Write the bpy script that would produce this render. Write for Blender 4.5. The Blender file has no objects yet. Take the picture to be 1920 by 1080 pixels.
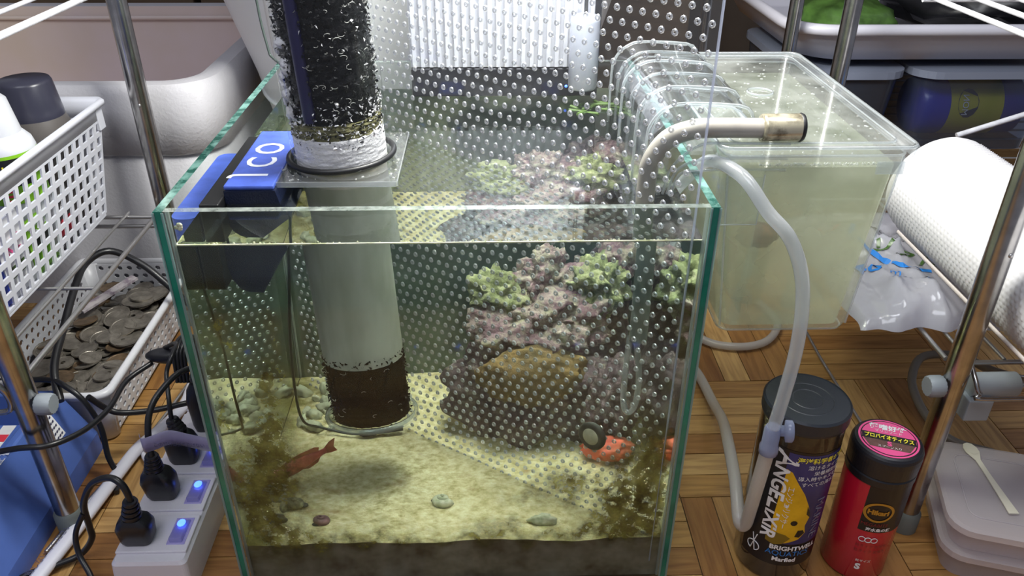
import bpy, bmesh, math, random
from mathutils import Vector, Matrix, noise
PI = math.pi
sc = bpy.context.scene
COL = sc.collection
random.seed(7)
# ------------------------------------------------------------------ camera
cam_d = bpy.data.cameras.new('camera'); cam = bpy.data.objects.new('camera', cam_d); COL.objects.link(cam)
yaw, pitch, roll = 0.03277, 0.53354, 0.005415
F = Vector((math.sin(yaw)*math.cos(pitch), math.cos(yaw)*math.cos(pitch), -math.sin(pitch)))
R0 = Vector((math.cos(yaw), -math.sin(yaw), 0)); U0 = R0.cross(F)
Rr = R0*math.cos(roll)+U0*math.sin(roll); Ur = -R0*math.sin(roll)+U0*math.cos(roll)
cam.matrix_world = Matrix(((Rr.x, Ur.x, -F.x, 0.0259), (Rr.y, Ur.y, -F.y, -0.3848), (Rr.z, Ur.z, -F.z, 0.4789), (0, 0, 0, 1)))
cam_d.sensor_width = 36; cam_d.lens = 1495.8/1920*36; cam_d.clip_start = 0.01; cam_d.clip_end = 20
sc.camera = cam
# ------------------------------------------------------------------ world, light, exposure
w = bpy.data.worlds.new('room'); sc.world = w; w.use_nodes = True
bg = w.node_tree.nodes['Background']; bg.inputs[0].default_value = (0.80, 0.83, 1.0, 1); bg.inputs[1].default_value = 0.26
def area(name, loc, target, sx, sy, energy, color):
    d = bpy.data.lights.new(name, 'AREA'); d.shape = 'RECTANGLE'; d.size = sx; d.size_y = sy; d.energy = energy; d.color = color
    o = bpy.data.objects.new(name, d); COL.objects.link(o); o.location = loc
    o.rotation_euler = (Vector(target)-Vector(loc)).to_track_quat('-Z', 'Y').to_euler()
    return o
area('aquarium_lamp_light', (0.03, 0.16, 0.62), (0.02, 0.15, 0.0), 0.26, 0.14, 7.0, (1.0, 0.99, 0.92))
area('fin_fill', (0.06, 0.10, 0.50), (0.05, 0.27, 0.37), 0.14, 0.04, 0.8, (0.95, 0.98, 1.0))  # added fill that brightens the silver fins, no fixture of its own
area('right_shelf_area', (0.34, 0.06, 0.72), (0.36, 0.20, 0.1), 0.25, 0.15, 1.1, (0.92, 0.95, 1.0))  # area light above the right rack, aimed down at its shelf
area('ceiling_light', (-0.35, -0.75, 1.7), (-0.05, 0.2, 0.1), 0.9, 0.7, 10.5, (0.90, 0.93, 1.0))
sc.view_settings.view_transform = 'Standard'; sc.view_settings.look = 'None'
sc.view_settings.gamma = 1.0; sc.view_settings.use_curve_mapping = False
sc.view_settings.exposure = 0.0
cy = sc.cycles
cy.max_bounces = 20; cy.transmission_bounces = 16; cy.transparent_max_bounces = 40; cy.glossy_bounces = 8; cy.diffuse_bounces = 4
cy.caustics_refractive = True; cy.caustics_reflective = False; cy.sample_clamp_indirect = 60.0; cy.blur_glossy = 0.5

# ------------------------------------------------------------------ materials
MATS = {}
def _new(name):
    m = bpy.data.materials.new(name); m.use_nodes = True; nt = m.node_tree
    for n in list(nt.nodes): nt.nodes.remove(n)
    out = nt.nodes.new('ShaderNodeOutputMaterial'); MATS[name] = m
    return m, nt, out
def _noise(nt, scale, detail=4, coords='Object', stretch=None, rough=0.6):
    tc = nt.nodes.new('ShaderNodeTexCoord'); n = nt.nodes.new('ShaderNodeTexNoise')
    n.inputs['Scale'].default_value = scale; n.inputs['Detail'].default_value = detail; n.inputs['Roughness'].default_value = rough
    if stretch:
        mp = nt.nodes.new('ShaderNodeMapping'); mp.inputs['Scale'].default_value = stretch
        nt.links.new(tc.outputs[coords], mp.inputs[0]); nt.links.new(mp.outputs[0], n.inputs['Vector'])
    else: nt.links.new(tc.outputs[coords], n.inputs['Vector'])
    return n
def _ramp(nt, src, stops):
    r = nt.nodes.new('ShaderNodeValToRGB'); nt.links.new(src, r.inputs[0])
    e = r.color_ramp.elements
    while len(e) < len(stops): e.new(0.5)
    for k, (p, c) in enumerate(stops):
        e[k].position = p; e[k].color = (*c, 1) if len(c) == 3 else c
    return r
def pbr(name, color, rough=0.5, metal=0.0, var=0.0, scale=40, bump=0.0, bscale=200, spec=0.5, stops=None, emit=None, es=1.0, trans=0.0, stretch=None, coat=0.0, sub=0.0):
    m, nt, out = _new(name); b = nt.nodes.new('ShaderNodeBsdfPrincipled'); nt.links.new(b.outputs[0], out.inputs[0])
    b.inputs['Base Color'].default_value = (*color, 1); b.inputs['Roughness'].default_value = rough; b.inputs['Metallic'].default_value = metal
    b.inputs['Specular IOR Level'].default_value = spec; b.inputs['Coat Weight'].default_value = coat
    if trans: b.inputs['Transmission Weight'].default_value = trans
    if sub: b.inputs['Subsurface Weight'].default_value = sub; b.inputs['Subsurface Radius'].default_value = (0.01, 0.01, 0.01)
    if stops or var:
        n = _noise(nt, scale, stretch=stretch)
        if not stops:
            stops = [(0.3, tuple(c*(1-var) for c in color)), (0.7, tuple(min(1, c*(1+var*0.6)) for c in color))]
        r = _ramp(nt, n.outputs[0], stops); nt.links.new(r.outputs[0], b.inputs['Base Color'])
    if bump:
        n2 = _noise(nt, bscale, stretch=stretch); bp = nt.nodes.new('ShaderNodeBump'); bp.inputs['Strength'].default_value = bump
        bp.inputs['Distance'].default_value = 0.001; nt.links.new(n2.outputs[0], bp.inputs['Height']); nt.links.new(bp.outputs[0], b.inputs['Normal'])
    if emit:
        b.inputs['Emission Color'].default_value = (*emit, 1); b.inputs['Emission Strength'].default_value = es
    return m
def clear(name, tint=(0.97, 0.99, 0.98), haze=0.03, hazecol=(0.8, 0.85, 0.85), rough=0.04, ior=1.5, hnoise=0, refl=1.0, hscale=60):
    """thin clear plastic or glass: see-through, fresnel gloss, a little surface haze"""
    m, nt, out = _new(name); N = nt.nodes; L = nt.links
    t = N.new('ShaderNodeBsdfTransparent'); t.inputs[0].default_value = (*tint, 1)
    g = N.new('ShaderNodeBsdfGlossy'); g.inputs['Roughness'].default_value = rough
    d = N.new('ShaderNodeBsdfDiffuse'); d.inputs[0].default_value = (*hazecol, 1)
    tr = N.new('ShaderNodeBsdfTranslucent'); tr.inputs[0].default_value = (*hazecol, 1)
    md = N.new('ShaderNodeMixShader'); md.inputs[0].default_value = 0.5; L.new(d.outputs[0], md.inputs[1]); L.new(tr.outputs[0], md.inputs[2])
    mh = N.new('ShaderNodeMixShader'); mh.inputs[0].default_value = haze; L.new(t.outputs[0], mh.inputs[1]); L.new(md.outputs[0], mh.inputs[2])
    if hnoise:
        n = _noise(nt, hscale); r = _ramp(nt, n.outputs[0], [(0.35, (haze*(1-hnoise),)*3), (0.7, (min(1, haze*(1+hnoise)),)*3)]); L.new(r.outputs[0], mh.inputs[0])
    fr = N.new('ShaderNodeFresnel'); fr.inputs[0].default_value = ior
    mu = N.new('ShaderNodeMath'); mu.operation = 'MULTIPLY'; mu.inputs[1].default_value = refl; L.new(fr.outputs[0], mu.inputs[0])
    ge = N.new('ShaderNodeNewGeometry'); nb = N.new('ShaderNodeMath'); nb.operation = 'SUBTRACT'; nb.inputs[0].default_value = 1.0; L.new(ge.outputs['Backfacing'], nb.inputs[1])
    mb_ = N.new('ShaderNodeMath'); mb_.operation = 'MULTIPLY'; mb_.use_clamp = True; L.new(mu.outputs[0], mb_.inputs[0]); L.new(nb.outputs[0], mb_.inputs[1]); mu = mb_
    mg = N.new('ShaderNodeMixShader'); L.new(mu.outputs[0], mg.inputs[0]); L.new(mh.outputs[0], mg.inputs[1]); L.new(g.outputs[0], mg.inputs[2])
    L.new(mg.outputs[0], out.inputs[0]); return m

G = {}
G['pane'] = clear('pane_glass', haze=0.010, hazecol=(0.7, 0.8, 0.75), refl=0.45)
G['glass_edge'] = pbr('green_glass_edge', (0.004, 0.17, 0.11), 0.12, var=0.5, scale=25, stops=[(0.3, (0.002, 0.10, 0.07)), (0.7, (0.01, 0.24, 0.16))], spec=0.6)
G['rim_edge'] = clear('ground_glass_rim', tint=(0.7, 0.85, 0.8), haze=0.45, hazecol=(0.62, 0.70, 0.66), rough=0.15, hnoise=0.5, hscale=120)
G['rim_dark'] = pbr('side_rim_glass', (0.05, 0.15, 0.12), 0.15, stops=[(0.42, (0.015, 0.07, 0.055)), (0.62, (0.14, 0.27, 0.24))], scale=90)
G['bevel'] = clear('bevel_glass', tint=(0.75, 0.9, 0.88), haze=0.5, hazecol=(0.45, 0.58, 0.58), rough=0.1)
G['silicone'] = clear('silicone_seam', tint=(0.8, 0.85, 0.85), haze=0.4, hazecol=(0.55, 0.60, 0.58), rough=0.3)
G['acryl'] = clear('clear_acrylic', tint=(0.97, 0.98, 0.98), haze=0.02, hazecol=(0.9, 0.9, 0.95), refl=1.2)
G['acryl_edge'] = clear('acrylic_edge', tint=(0.85, 0.88, 0.95), haze=0.5, hazecol=(0.7, 0.73, 0.85), rough=0.1)
G['hob'] = clear('cloudy_filter_plastic', tint=(0.93, 0.94, 0.90), haze=0.28, hazecol=(0.70, 0.73, 0.63), rough=0.06, hnoise=0.35, hscale=20)
G['lid'] = clear('filter_lid_plastic', tint=(0.95, 0.97, 0.97), haze=0.27, hazecol=(0.75, 0.77, 0.75), rough=0.05, hnoise=0.9, hscale=22, refl=1.6)
G['lip'] = clear('clear_lip_plastic', tint=(0.97, 0.98, 0.99), haze=0.04, hazecol=(0.8, 0.83, 0.85), rough=0.05, refl=1.5)
G['shine'] = clear('bright_plastic_edge', tint=(0.9, 0.93, 0.95), haze=0.28, hazecol=(0.8, 0.83, 0.85), rough=0.08, refl=2.0)
G['hobwater'] = clear('filter_water', tint=(0.93, 0.94, 0.89), haze=0.38, hazecol=(0.62, 0.66, 0.53), rough=0.05, hnoise=0.2, hscale=8)
G['tube'] = clear('reactor_tube', tint=(0.98, 0.985, 0.98), haze=0.01, refl=0.7, rough=0.03)
G['tube_wet'] = clear('submerged_tube', tint=(0.97, 0.98, 0.97), haze=0.0, refl=0.12, rough=0.05)
G['hose'] = clear('clear_hose', tint=(0.85, 0.88, 0.90), haze=0.40, hazecol=(0.72, 0.74, 0.78), rough=0.1, refl=1.5)
G['milk_hose'] = clear('milky_hose', tint=(0.8, 0.8, 0.8), haze=0.75, hazecol=(0.80, 0.77, 0.74), rough=0.25)
G['valve'] = clear('valve_plastic', tint=(0.6, 0.65, 0.85), haze=0.75, hazecol=(0.42, 0.46, 0.62), rough=0.2)
G['milkbox'] = clear('translucent_box', tint=(0.85, 0.82, 0.84), haze=0.55, hazecol=(0.86, 0.82, 0.84), rough=0.2)
G['bag'] = clear('plastic_bag', tint=(0.8, 0.8, 0.85), haze=0.85, hazecol=(0.72, 0.72, 0.80), rough=0.12, refl=1.5)
G['tub'] = clear('grey_tub_plastic', tint=(0.6, 0.65, 0.75), haze=0.45, hazecol=(0.10, 0.12, 0.17), rough=0.15)
G['coat'] = clear('back_algae_coat', tint=(0.6, 0.75, 0.68), haze=0.80, hazecol=(0.17, 0.22, 0.19), rough=0.3, hnoise=0.2, hscale=14)
def water_mat():
    m, nt, out = _new('water'); g = nt.nodes.new('ShaderNodeBsdfGlass'); g.inputs['IOR'].default_value = 1.333; g.inputs['Roughness'].default_value = 0
    g.inputs['Color'].default_value = (0.93, 0.985, 0.95, 1); nt.links.new(g.outputs[0], out.inputs[0]); return m
G['water'] = water_mat()
def bead_mat():
    m, nt, out = _new('dimple_plastic'); N = nt.nodes; L = nt.links
    t = N.new('ShaderNodeBsdfTransparent'); t.inputs[0].default_value = (0.75, 0.78, 0.80, 1)
    g = N.new('ShaderNodeBsdfGlossy'); g.inputs['Roughness'].default_value = 0.22; g.inputs[0].default_value = (0.9, 0.9, 0.95, 1)
    d = N.new('ShaderNodeBsdfDiffuse'); d.inputs[0].default_value = (0.75, 0.76, 0.80, 1)
    a = N.new('ShaderNodeMixShader'); tl = N.new('ShaderNodeBsdfTranslucent'); tl.inputs[0].default_value = (0.9, 0.9, 0.92, 1); dd = N.new('ShaderNodeMixShader'); dd.inputs[0].default_value = 0.5; L.new(d.outputs[0], dd.inputs[1]); L.new(tl.outputs[0], dd.inputs[2]); a.inputs[0].default_value = 0.60; L.new(g.outputs[0], a.inputs[1]); L.new(dd.outputs[0], a.inputs[2])
    b = N.new('ShaderNodeMixShader'); b.inputs[0].default_value = 0.68; L.new(t.outputs[0], b.inputs[1]); L.new(a.outputs[0], b.inputs[2])
    L.new(b.outputs[0], out.inputs[0]); return m
G['bead'] = bead_mat()
G['steel'] = pbr('chrome_steel', (0.42, 0.41, 0.40), 0.22, 1.0, var=0.25, scale=60)
G['steel_dull'] = pbr('dull_wire', (0.45, 0.44, 0.44), 0.35, 0.9)
G['white_wire'] = pbr('white_coated_wire', (0.62, 0.62, 0.66), 0.35, var=0.2, scale=150)
G['grey_plastic'] = pbr('grey_plastic', (0.28, 0.31, 0.34), 0.4)
G['foot_grey'] = pbr('foot_plastic', (0.16, 0.18, 0.17), 0.5)
G['white_plastic'] = pbr('white_plastic', (0.78, 0.79, 0.86), 0.35)
G['white_basket'] = pbr('white_basket', (0.60, 0.61, 0.68), 0.38)
G['coin_basket'] = pbr('off_white_basket', (0.66, 0.66, 0.70), 0.35)
G['strip'] = pbr('strip_white', (0.66, 0.63, 0.68), 0.35)
G['foam'] = pbr('styrofoam', (0.54, 0.53, 0.56), 0.6, bump=0.5, bscale=300, var=0.05, scale=15)
G['foam_in'] = pbr('styrofoam_inside', (0.40, 0.34, 0.32), 0.7, stops=[(0.3, (0.66, 0.55, 0.45)), (0.7, (0.72, 0.62, 0.66))], scale=4)
G['bucket'] = pbr('white_bucket', (0.82, 0.82, 0.82), 0.4)
G['black'] = pbr('black_plastic', (0.012, 0.012, 0.016), 0.32)
G['black_cable'] = pbr('black_cable', (0.01, 0.01, 0.012), 0.35)
G['black_rubber'] = pbr('black_rubber', (0.008, 0.008, 0.009), 0.45)
G['white_cable'] = pbr('white_cable', (0.72, 0.71, 0.78), 0.4)
G['ink'] = pbr('ink', (0.05, 0.05, 0.12), 0.6)
G['blue_tray'] = pbr('blue_tray', (0.08, 0.15, 0.46), 0.38, var=0.15, scale=20)
G['magnet_blue'] = pbr('magnet_blue', (0.08, 0.14, 0.58), 0.35, var=0.3, scale=60)
G['magnet_navy'] = pbr('magnet_navy', (0.008, 0.014, 0.045), 0.4, bump=0.6, bscale=900)
G['letter_white'] = pbr('letter_white', (0.75, 0.78, 0.85), 0.5)
G['wool'] = pbr('white_wool', (0.74, 0.73, 0.76), 0.9, bump=0.6, bscale=500, var=0.12, scale=90)
G['wool_wet'] = pbr('wet_wool', (0.42, 0.42, 0.34), 0.8, stops=[(0.3, (0.34, 0.34, 0.27)), (0.6, (0.56, 0.56, 0.50))], scale=9, stretch=(3, 3, 0.7))
G['core_wool'] = pbr('core_wool', (0.55, 0.54, 0.48), 0.8, var=0.15, scale=12)
G['carbon'] = pbr('black_granules', (0.003, 0.003, 0.004), 0.3, spec=0.25, bump=0.6, bscale=700)
G['carbon_wet'] = pbr('wet_black_granules', (0.004, 0.004, 0.004), 0.6, spec=0.06, bump=0.5, bscale=700)
G['curl'] = pbr('pale_curl', (0.35, 0.35, 0.33), 0.3)
G['scum'] = pbr('olive_scum', (0.16, 0.15, 0.06), 0.7, var=0.4, scale=120)
G['carbon_blue'] = pbr('blue_core', (0.008, 0.006, 0.055), 0.3)
G['alu'] = pbr('aluminium', (0.66, 0.67, 0.74), 0.38, 0.5, var=0.06, scale=30)
G['alu_grey'] = pbr('grey_aluminium', (0.45, 0.47, 0.55), 0.4, 0.5)
G['towel'] = pbr('paper_towel', (0.64, 0.63, 0.65), 0.9)
G['film_edge'] = pbr('film_edge', (0.62, 0.55, 0.52), 0.3)
G['tray_white'] = pbr('tray_white', (0.52, 0.51, 0.57), 0.35)
G['tub_lid'] = pbr('tub_lid', (0.17, 0.19, 0.25), 0.35)
G['blue_bottle'] = pbr('blue_bottle', (0.02, 0.02, 0.42), 0.25)
G['yellow'] = pbr('yellow_label', (0.55, 0.50, 0.03), 0.4)
G['navy'] = pbr('navy_label', (0.01, 0.015, 0.05), 0.4)
G['green_pack'] = pbr('green_pack', (0.07, 0.15, 0.03), 0.3, var=0.8, scale=30)
G['sky_blue'] = pbr('sky_blue', (0.02, 0.20, 0.62), 0.35)
G['dark_cap'] = pbr('dark_cap', (0.035, 0.035, 0.055), 0.3)
G['dark_bottle'] = pbr('grey_brown_bottle', (0.10, 0.09, 0.085), 0.4)
G['spray_white'] = pbr('spray_white', (0.58, 0.59, 0.63), 0.4)
G['lime'] = pbr('lime_print', (0.22, 0.50, 0.02), 0.4)
G['black_print'] = pbr('black_print', (0.01, 0.01, 0.01), 0.4)
G['yellow_print'] = pbr('yellow_print', (0.85, 0.75, 0.05), 0.4)
G['red_print'] = pbr('red_print', (0.75, 0.05, 0.08), 0.4)
G['royal'] = pbr('royal_print', (0.02, 0.06, 0.50), 0.35)
G['white_print'] = pbr('white_print', (0.80, 0.80, 0.82), 0.5)
G['can_clear'] = clear('can_clear_plastic', tint=(0.55, 0.48, 0.42), haze=0.25, hazecol=(0.16, 0.11, 0.08), rough=0.08, refl=1.5)
G['can_dark'] = pbr('can_dark_contents', (0.035, 0.022, 0.016), 0.45, var=0.4, scale=60)
G['can_lid'] = pbr('can_lid', (0.018, 0.022, 0.030), 0.42, bump=0.25, bscale=150)
G['label_black'] = pbr('label_black', (0.008, 0.007, 0.010), 0.3)
G['label_violet'] = pbr('label_violet', (0.02, 0.02, 0.14), 0.3, stops=[(0.3, (0.015, 0.015, 0.08)), (0.7, (0.04, 0.045, 0.22))], scale=18)
G['fish_yellow'] = pbr('fish_yellow_print', (0.75, 0.42, 0.01), 0.35, stops=[(0.3, (0.55, 0.30, 0.005)), (0.65, (0.90, 0.55, 0.02))], scale=30)
G['fish_shade'] = pbr('fish_shade_print', (0.20, 0.13, 0.01), 0.4)
G['red_can'] = pbr('red_can', (0.50, 0.008, 0.03), 0.25, coat=0.3)
G['pink'] = pbr('pink_label', (0.78, 0.09, 0.28), 0.4)
G['gold'] = pbr('gold_print', (0.45, 0.24, 0.03), 0.3, 0.3)
G['brown_print'] = pbr('brown_print', (0.13, 0.06, 0.05), 0.5, var=0.4, scale=300)
G['dark_red'] = pbr('dark_red_print', (0.20, 0.01, 0.02), 0.5)
G['spoon'] = pbr('ivory_spoon', (0.70, 0.66, 0.55), 0.35)
G['coin'] = pbr('dull_coin', (0.30, 0.27, 0.23), 0.33, 0.6, var=0.45, scale=90, bump=0.4, bscale=400)
G['coin_b'] = pbr('brown_coin', (0.22, 0.15, 0.09), 0.4, 0.6, var=0.5, scale=90, bump=0.4, bscale=400)
G['paper'] = pbr('paper_slip', (0.42, 0.38, 0.40), 0.6, stops=[(0.4, (0.25, 0.2, 0.25)), (0.55, (0.5, 0.46, 0.48))], scale=90)
G['band'] = clear('tag_band', tint=(0.75, 0.72, 0.95), haze=0.7, hazecol=(0.45, 0.42, 0.62), rough=0.3)
G['led'] = pbr('blue_led', (0.1, 0.2, 1), 0.3, emit=(0.06, 0.16, 1.0), es=3.5)
G['rocker'] = clear('clear_rocker', tint=(0.7, 0.7, 1.0), haze=0.5, hazecol=(0.55, 0.53, 0.75), rough=0.08, refl=1.6)
G['slot'] = pbr('slot_glow_tint', (0.36, 0.32, 0.60), 0.5)  # blue LED glow painted into the switch frame colour
G['fish_red'] = pbr('red_fish', (0.55, 0.10, 0.08), 0.35, stops=[(0.3, (0.42, 0.07, 0.06)), (0.7, (0.66, 0.17, 0.13))], scale=150)
G['fin'] = clear('fin', tint=(0.9, 0.6, 0.5), haze=0.6, hazecol=(0.5, 0.14, 0.08), rough=0.4)
G['eye'] = pbr('eye', (0.01, 0.01, 0.01), 0.1)
G['snail'] = pbr('grey_snail', (0.20, 0.20, 0.13), 0.5, stops=[(0.35, (0.08, 0.08, 0.06)), (0.6, (0.32, 0.31, 0.20))], scale=150, bump=0.5, bscale=300)
G['snail_pale'] = pbr('pale_snail', (0.5, 0.5, 0.36), 0.5, stops=[(0.35, (0.30, 0.32, 0.18)), (0.6, (0.62, 0.60, 0.45))], scale=150)
G['snail_purple'] = pbr('purple_snail', (0.22, 0.10, 0.12), 0.5, var=0.6, scale=150)
G['stone'] = pbr('dark_stone', (0.06, 0.065, 0.06), 0.6, var=0.5, scale=100)
G['foot_cream'] = pbr('cream_foot', (0.62, 0.58, 0.42), 0.5, var=0.2, scale=200)
G['sponge_red'] = pbr('red_sponge', (0.80, 0.10, 0.05), 0.6, stops=[(0.3, (0.70, 0.07, 0.04)), (0.7, (0.85, 0.20, 0.10))], scale=80)
G['ochre'] = pbr('ochre_coral', (0.26, 0.15, 0.04), 0.9, stops=[(0.3, (0.11, 0.075, 0.03)), (0.65, (0.27, 0.16, 0.05))], scale=60, bump=1.0, bscale=400)
G['macro'] = pbr('green_algae', (0.06, 0.11, 0.02), 0.6, var=0.5, scale=60)
G['cardboard'] = pbr('cardboard', (0.13, 0.085, 0.05), 0.8, var=0.25, scale=12, stretch=(1, 1, 8))
G['wall'] = pbr('dark_wall', (0.10, 0.075, 0.055), 0.85, var=0.3, scale=6)
G['dark_fill'] = pbr('dark_filler', (0.006, 0.006, 0.008), 0.4, bump=1, bscale=20)  # near-black that paints in the unlit room behind the tub
G['scale_grey'] = pbr('probe_rubber', (0.04, 0.055, 0.05), 0.5)
G['pipe'] = pbr('grey_pipe', (0.40, 0.37, 0.33), 0.3, var=0.15, scale=60)
G['pipe_wet'] = clear('wet_pipe', tint=(0.6, 0.66, 0.64), haze=0.6, hazecol=(0.25, 0.29, 0.27), rough=0.2)
G['brass'] = pbr('stained_coupling', (0.40, 0.34, 0.20), 0.25, 0.5, stops=[(0.35, (0.07, 0.05, 0.03)), (0.6, (0.60, 0.55, 0.40))], scale=90)
G['brown_sponge'] = pbr('brown_sponge', (0.12, 0.05, 0.03), 0.8, var=0.5, scale=120)
G['bubble'] = clear('bubble', tint=(0.95, 0.97, 0.97), haze=0.3, hazecol=(0.9, 0.9, 0.88), rough=0.03, refl=2.5)
G['mud'] = pbr('plain_grey', (0.20, 0.20, 0.22), 0.6)  # even grey, not assigned to any mesh

def sand_mat():
    m, nt, out = _new('coral_sand'); N = nt.nodes; L = nt.links
    b = N.new('ShaderNodeBsdfPrincipled'); b.inputs['Roughness'].default_value = 0.95; L.new(b.outputs[0], out.inputs[0])
    n1 = _noise(nt, 160, 6); r1 = _ramp(nt, n1.outputs[0], [(0.30, (0.42, 0.34, 0.14)), (0.5, (0.70, 0.60, 0.33)), (0.68, (0.86, 0.78, 0.52))])
    n2 = _noise(nt, 34, 6); r2 = _ramp(nt, n2.outputs[0], [(0.60, (0, 0, 0)), (0.70, (1, 1, 1))])
    at = N.new('ShaderNodeAttribute'); at.attribute_name = 'alg'
    mul = N.new('ShaderNodeMath'); mul.operation = 'MULTIPLY'; L.new(r2.outputs[0], mul.inputs[0]); mul.inputs[1].default_value = 0.55
    m1 = N.new('ShaderNodeMix'); m1.data_type = 'RGBA'; L.new(mul.outputs[0], m1.inputs[0]); L.new(r1.outputs[0], m1.inputs[6]); m1.inputs[7].default_value = (0.30, 0.15, 0.045, 1)
    n3 = _noise(nt, 70, 6)
    ad = N.new('ShaderNodeMath'); ad.operation = 'ADD'; L.new(at.outputs['Fac'], ad.inputs[0]); L.new(n3.outputs[0], ad.inputs[1])
    mr = N.new('ShaderNodeMapRange'); mr.inputs[1].default_value = 0.72; mr.inputs[2].default_value = 1.15; L.new(ad.outputs[0], mr.inputs[0])
    m2 = N.new('ShaderNodeMix'); m2.data_type = 'RGBA'; L.new(mr.outputs[0], m2.inputs[0]); L.new(m1.outputs[2], m2.inputs[6]); m2.inputs[7].default_value = (0.20, 0.17, 0.04, 1)
    L.new(m2.outputs[2], b.inputs['Base Color'])
    bp = N.new('ShaderNodeBump'); bp.inputs['Strength'].default_value = 0.9; bp.inputs['Distance'].default_value = 0.0015
    n4 = _noise(nt, 420, 5); L.new(n4.outputs[0], bp.inputs['Height']); L.new(bp.outputs[0], b.inputs['Normal']); return m
G['sand'] = sand_mat()
G['sand_side'] = pbr('packed_sand_side', (0.13, 0.10, 0.07), 0.9, stops=[(0.3, (0.10, 0.06, 0.03)), (0.5, (0.24, 0.18, 0.13)), (0.72, (0.36, 0.29, 0.24))], scale=45)
def rock_mat(name, a, b_, c, lime):
    m, nt, out = _new(name); N = nt.nodes; L = nt.links
    b = N.new('ShaderNodeBsdfPrincipled'); b.inputs['Roughness'].default_value = 0.85; L.new(b.outputs[0], out.inputs[0])
    n1 = _noise(nt, 75, 8, rough=0.8); r1 = _ramp(nt, n1.outputs[0], [(0.32, a), (0.45, b_), (0.56, c), (0.68, lime)])
    L.new(r1.outputs[0], b.inputs['Base Color'])
    bp = N.new('ShaderNodeBump'); bp.inputs['Strength'].default_value = 1.0; bp.inputs['Distance'].default_value = 0.002
    n4 = _noise(nt, 260, 6); L.new(n4.outputs[0], bp.inputs['Height']); L.new(bp.outputs[0], b.inputs['Normal']); return m
G['rock_dark'] = rock_mat('dark_live_rock', (0.03, 0.025, 0.03), (0.075, 0.042, 0.055), (0.15, 0.10, 0.11), (0.24, 0.21, 0.14))
G['rock_pink'] = rock_mat('pink_live_rock', (0.05, 0.03, 0.035), (0.20, 0.10, 0.125), (0.38, 0.31, 0.26), (0.42, 0.40, 0.22))
G['rock_green'] = rock_mat('green_live_rock', (0.05, 0.045, 0.03), (0.17, 0.18, 0.07), (0.38, 0.38, 0.20), (0.42, 0.30, 0.28))
def film_mat():
    m, nt, out = _new('algae_film'); N = nt.nodes; L = nt.links
    a = N.new('ShaderNodeAttribute'); a.attribute_name = 'dens'; n = _noise(nt, 130, 9, rough=0.75); n0 = _noise(nt, 60, 7, rough=0.7)
    c = _ramp(nt, n0.outputs[0], [(0.35, (0.07, 0.05, 0.012)), (0.5, (0.20, 0.165, 0.035)), (0.65, (0.36, 0.32, 0.08))])
    d = N.new('ShaderNodeBsdfDiffuse'); L.new(c.outputs[0], d.inputs[0]); tl = N.new('ShaderNodeBsdfTranslucent'); L.new(c.outputs[0], tl.inputs[0])
    dd = N.new('ShaderNodeMixShader'); dd.inputs[0].default_value = 0.5; L.new(d.outputs[0], dd.inputs[1]); L.new(tl.outputs[0], dd.inputs[2])
    t = N.new('ShaderNodeBsdfTransparent'); mu = N.new('ShaderNodeMath'); mu.operation = 'MULTIPLY_ADD'
    nn = N.new('ShaderNodeMapRange'); nn.inputs[1].default_value = 0.25; nn.inputs[2].default_value = 0.75; nn.inputs[3].default_value = 0.12; nn.inputs[4].default_value = 1.75; L.new(n.outputs[0], nn.inputs[0])
    L.new(nn.outputs[0], mu.inputs[0]); L.new(a.outputs['Fac'], mu.inputs[1]); mu.inputs[2].default_value = 0.0; mu.use_clamp = True
    mx = N.new('ShaderNodeMixShader'); L.new(mu.outputs[0], mx.inputs[0]); L.new(t.outputs[0], mx.inputs[1]); L.new(dd.outputs[0], mx.inputs[2]); L.new(mx.outputs[0], out.inputs[0]); return m
G['film'] = film_mat()
def wood_mat():
    m, nt, out = _new('parquet_wood'); N = nt.nodes; L = nt.links
    b = N.new('ShaderNodeBsdfPrincipled'); b.inputs['Roughness'].default_value = 0.38; L.new(b.outputs[0], out.inputs[0])
    oi = N.new('ShaderNodeObjectInfo'); tc = N.new('ShaderNodeTexCoord'); ad = N.new('ShaderNodeVectorMath'); ad.operation = 'ADD'
    ml = N.new('ShaderNodeVectorMath'); ml.operation = 'SCALE'; L.new(oi.outputs['Location'], ml.inputs[0]); ml.inputs['Scale'].default_value = 3.7
    L.new(tc.outputs['Object'], ad.inputs[0]); L.new(ml.outputs[0], ad.inputs[1])
    mp = N.new('ShaderNodeMapping'); mp.inputs['Scale'].default_value = (6, 70, 20); L.new(ad.outputs[0], mp.inputs[0])
    n = N.new('ShaderNodeTexNoise'); n.inputs['Scale'].default_value = 3.0; n.inputs['Detail'].default_value = 6; n.inputs['Distortion'].default_value = 0.6; L.new(mp.outputs[0], n.inputs['Vector'])
    base = _ramp(nt, oi.outputs['Random'], [(0.0, (0.26, 0.115, 0.032)), (0.35, (0.36, 0.18, 0.055)), (0.7, (0.46, 0.26, 0.085)), (1.0, (0.56, 0.35, 0.14))])
    g = _ramp(nt, n.outputs[0], [(0.3, (0.62, 0.55, 0.48)), (0.6, (1.05, 1.05, 1.05))])
    mx = N.new('ShaderNodeMix'); mx.data_type = 'RGBA'; mx.blend_type = 'MULTIPLY'; mx.inputs[0].default_value = 1; L.new(base.outputs[0], mx.inputs[6]); L.new(g.outputs[0], mx.inputs[7])
    L.new(mx.outputs[2], b.inputs['Base Color']); return m
G['wood'] = wood_mat()
G['joint'] = pbr('floor_joint', (0.05, 0.025, 0.01), 0.8)

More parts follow.
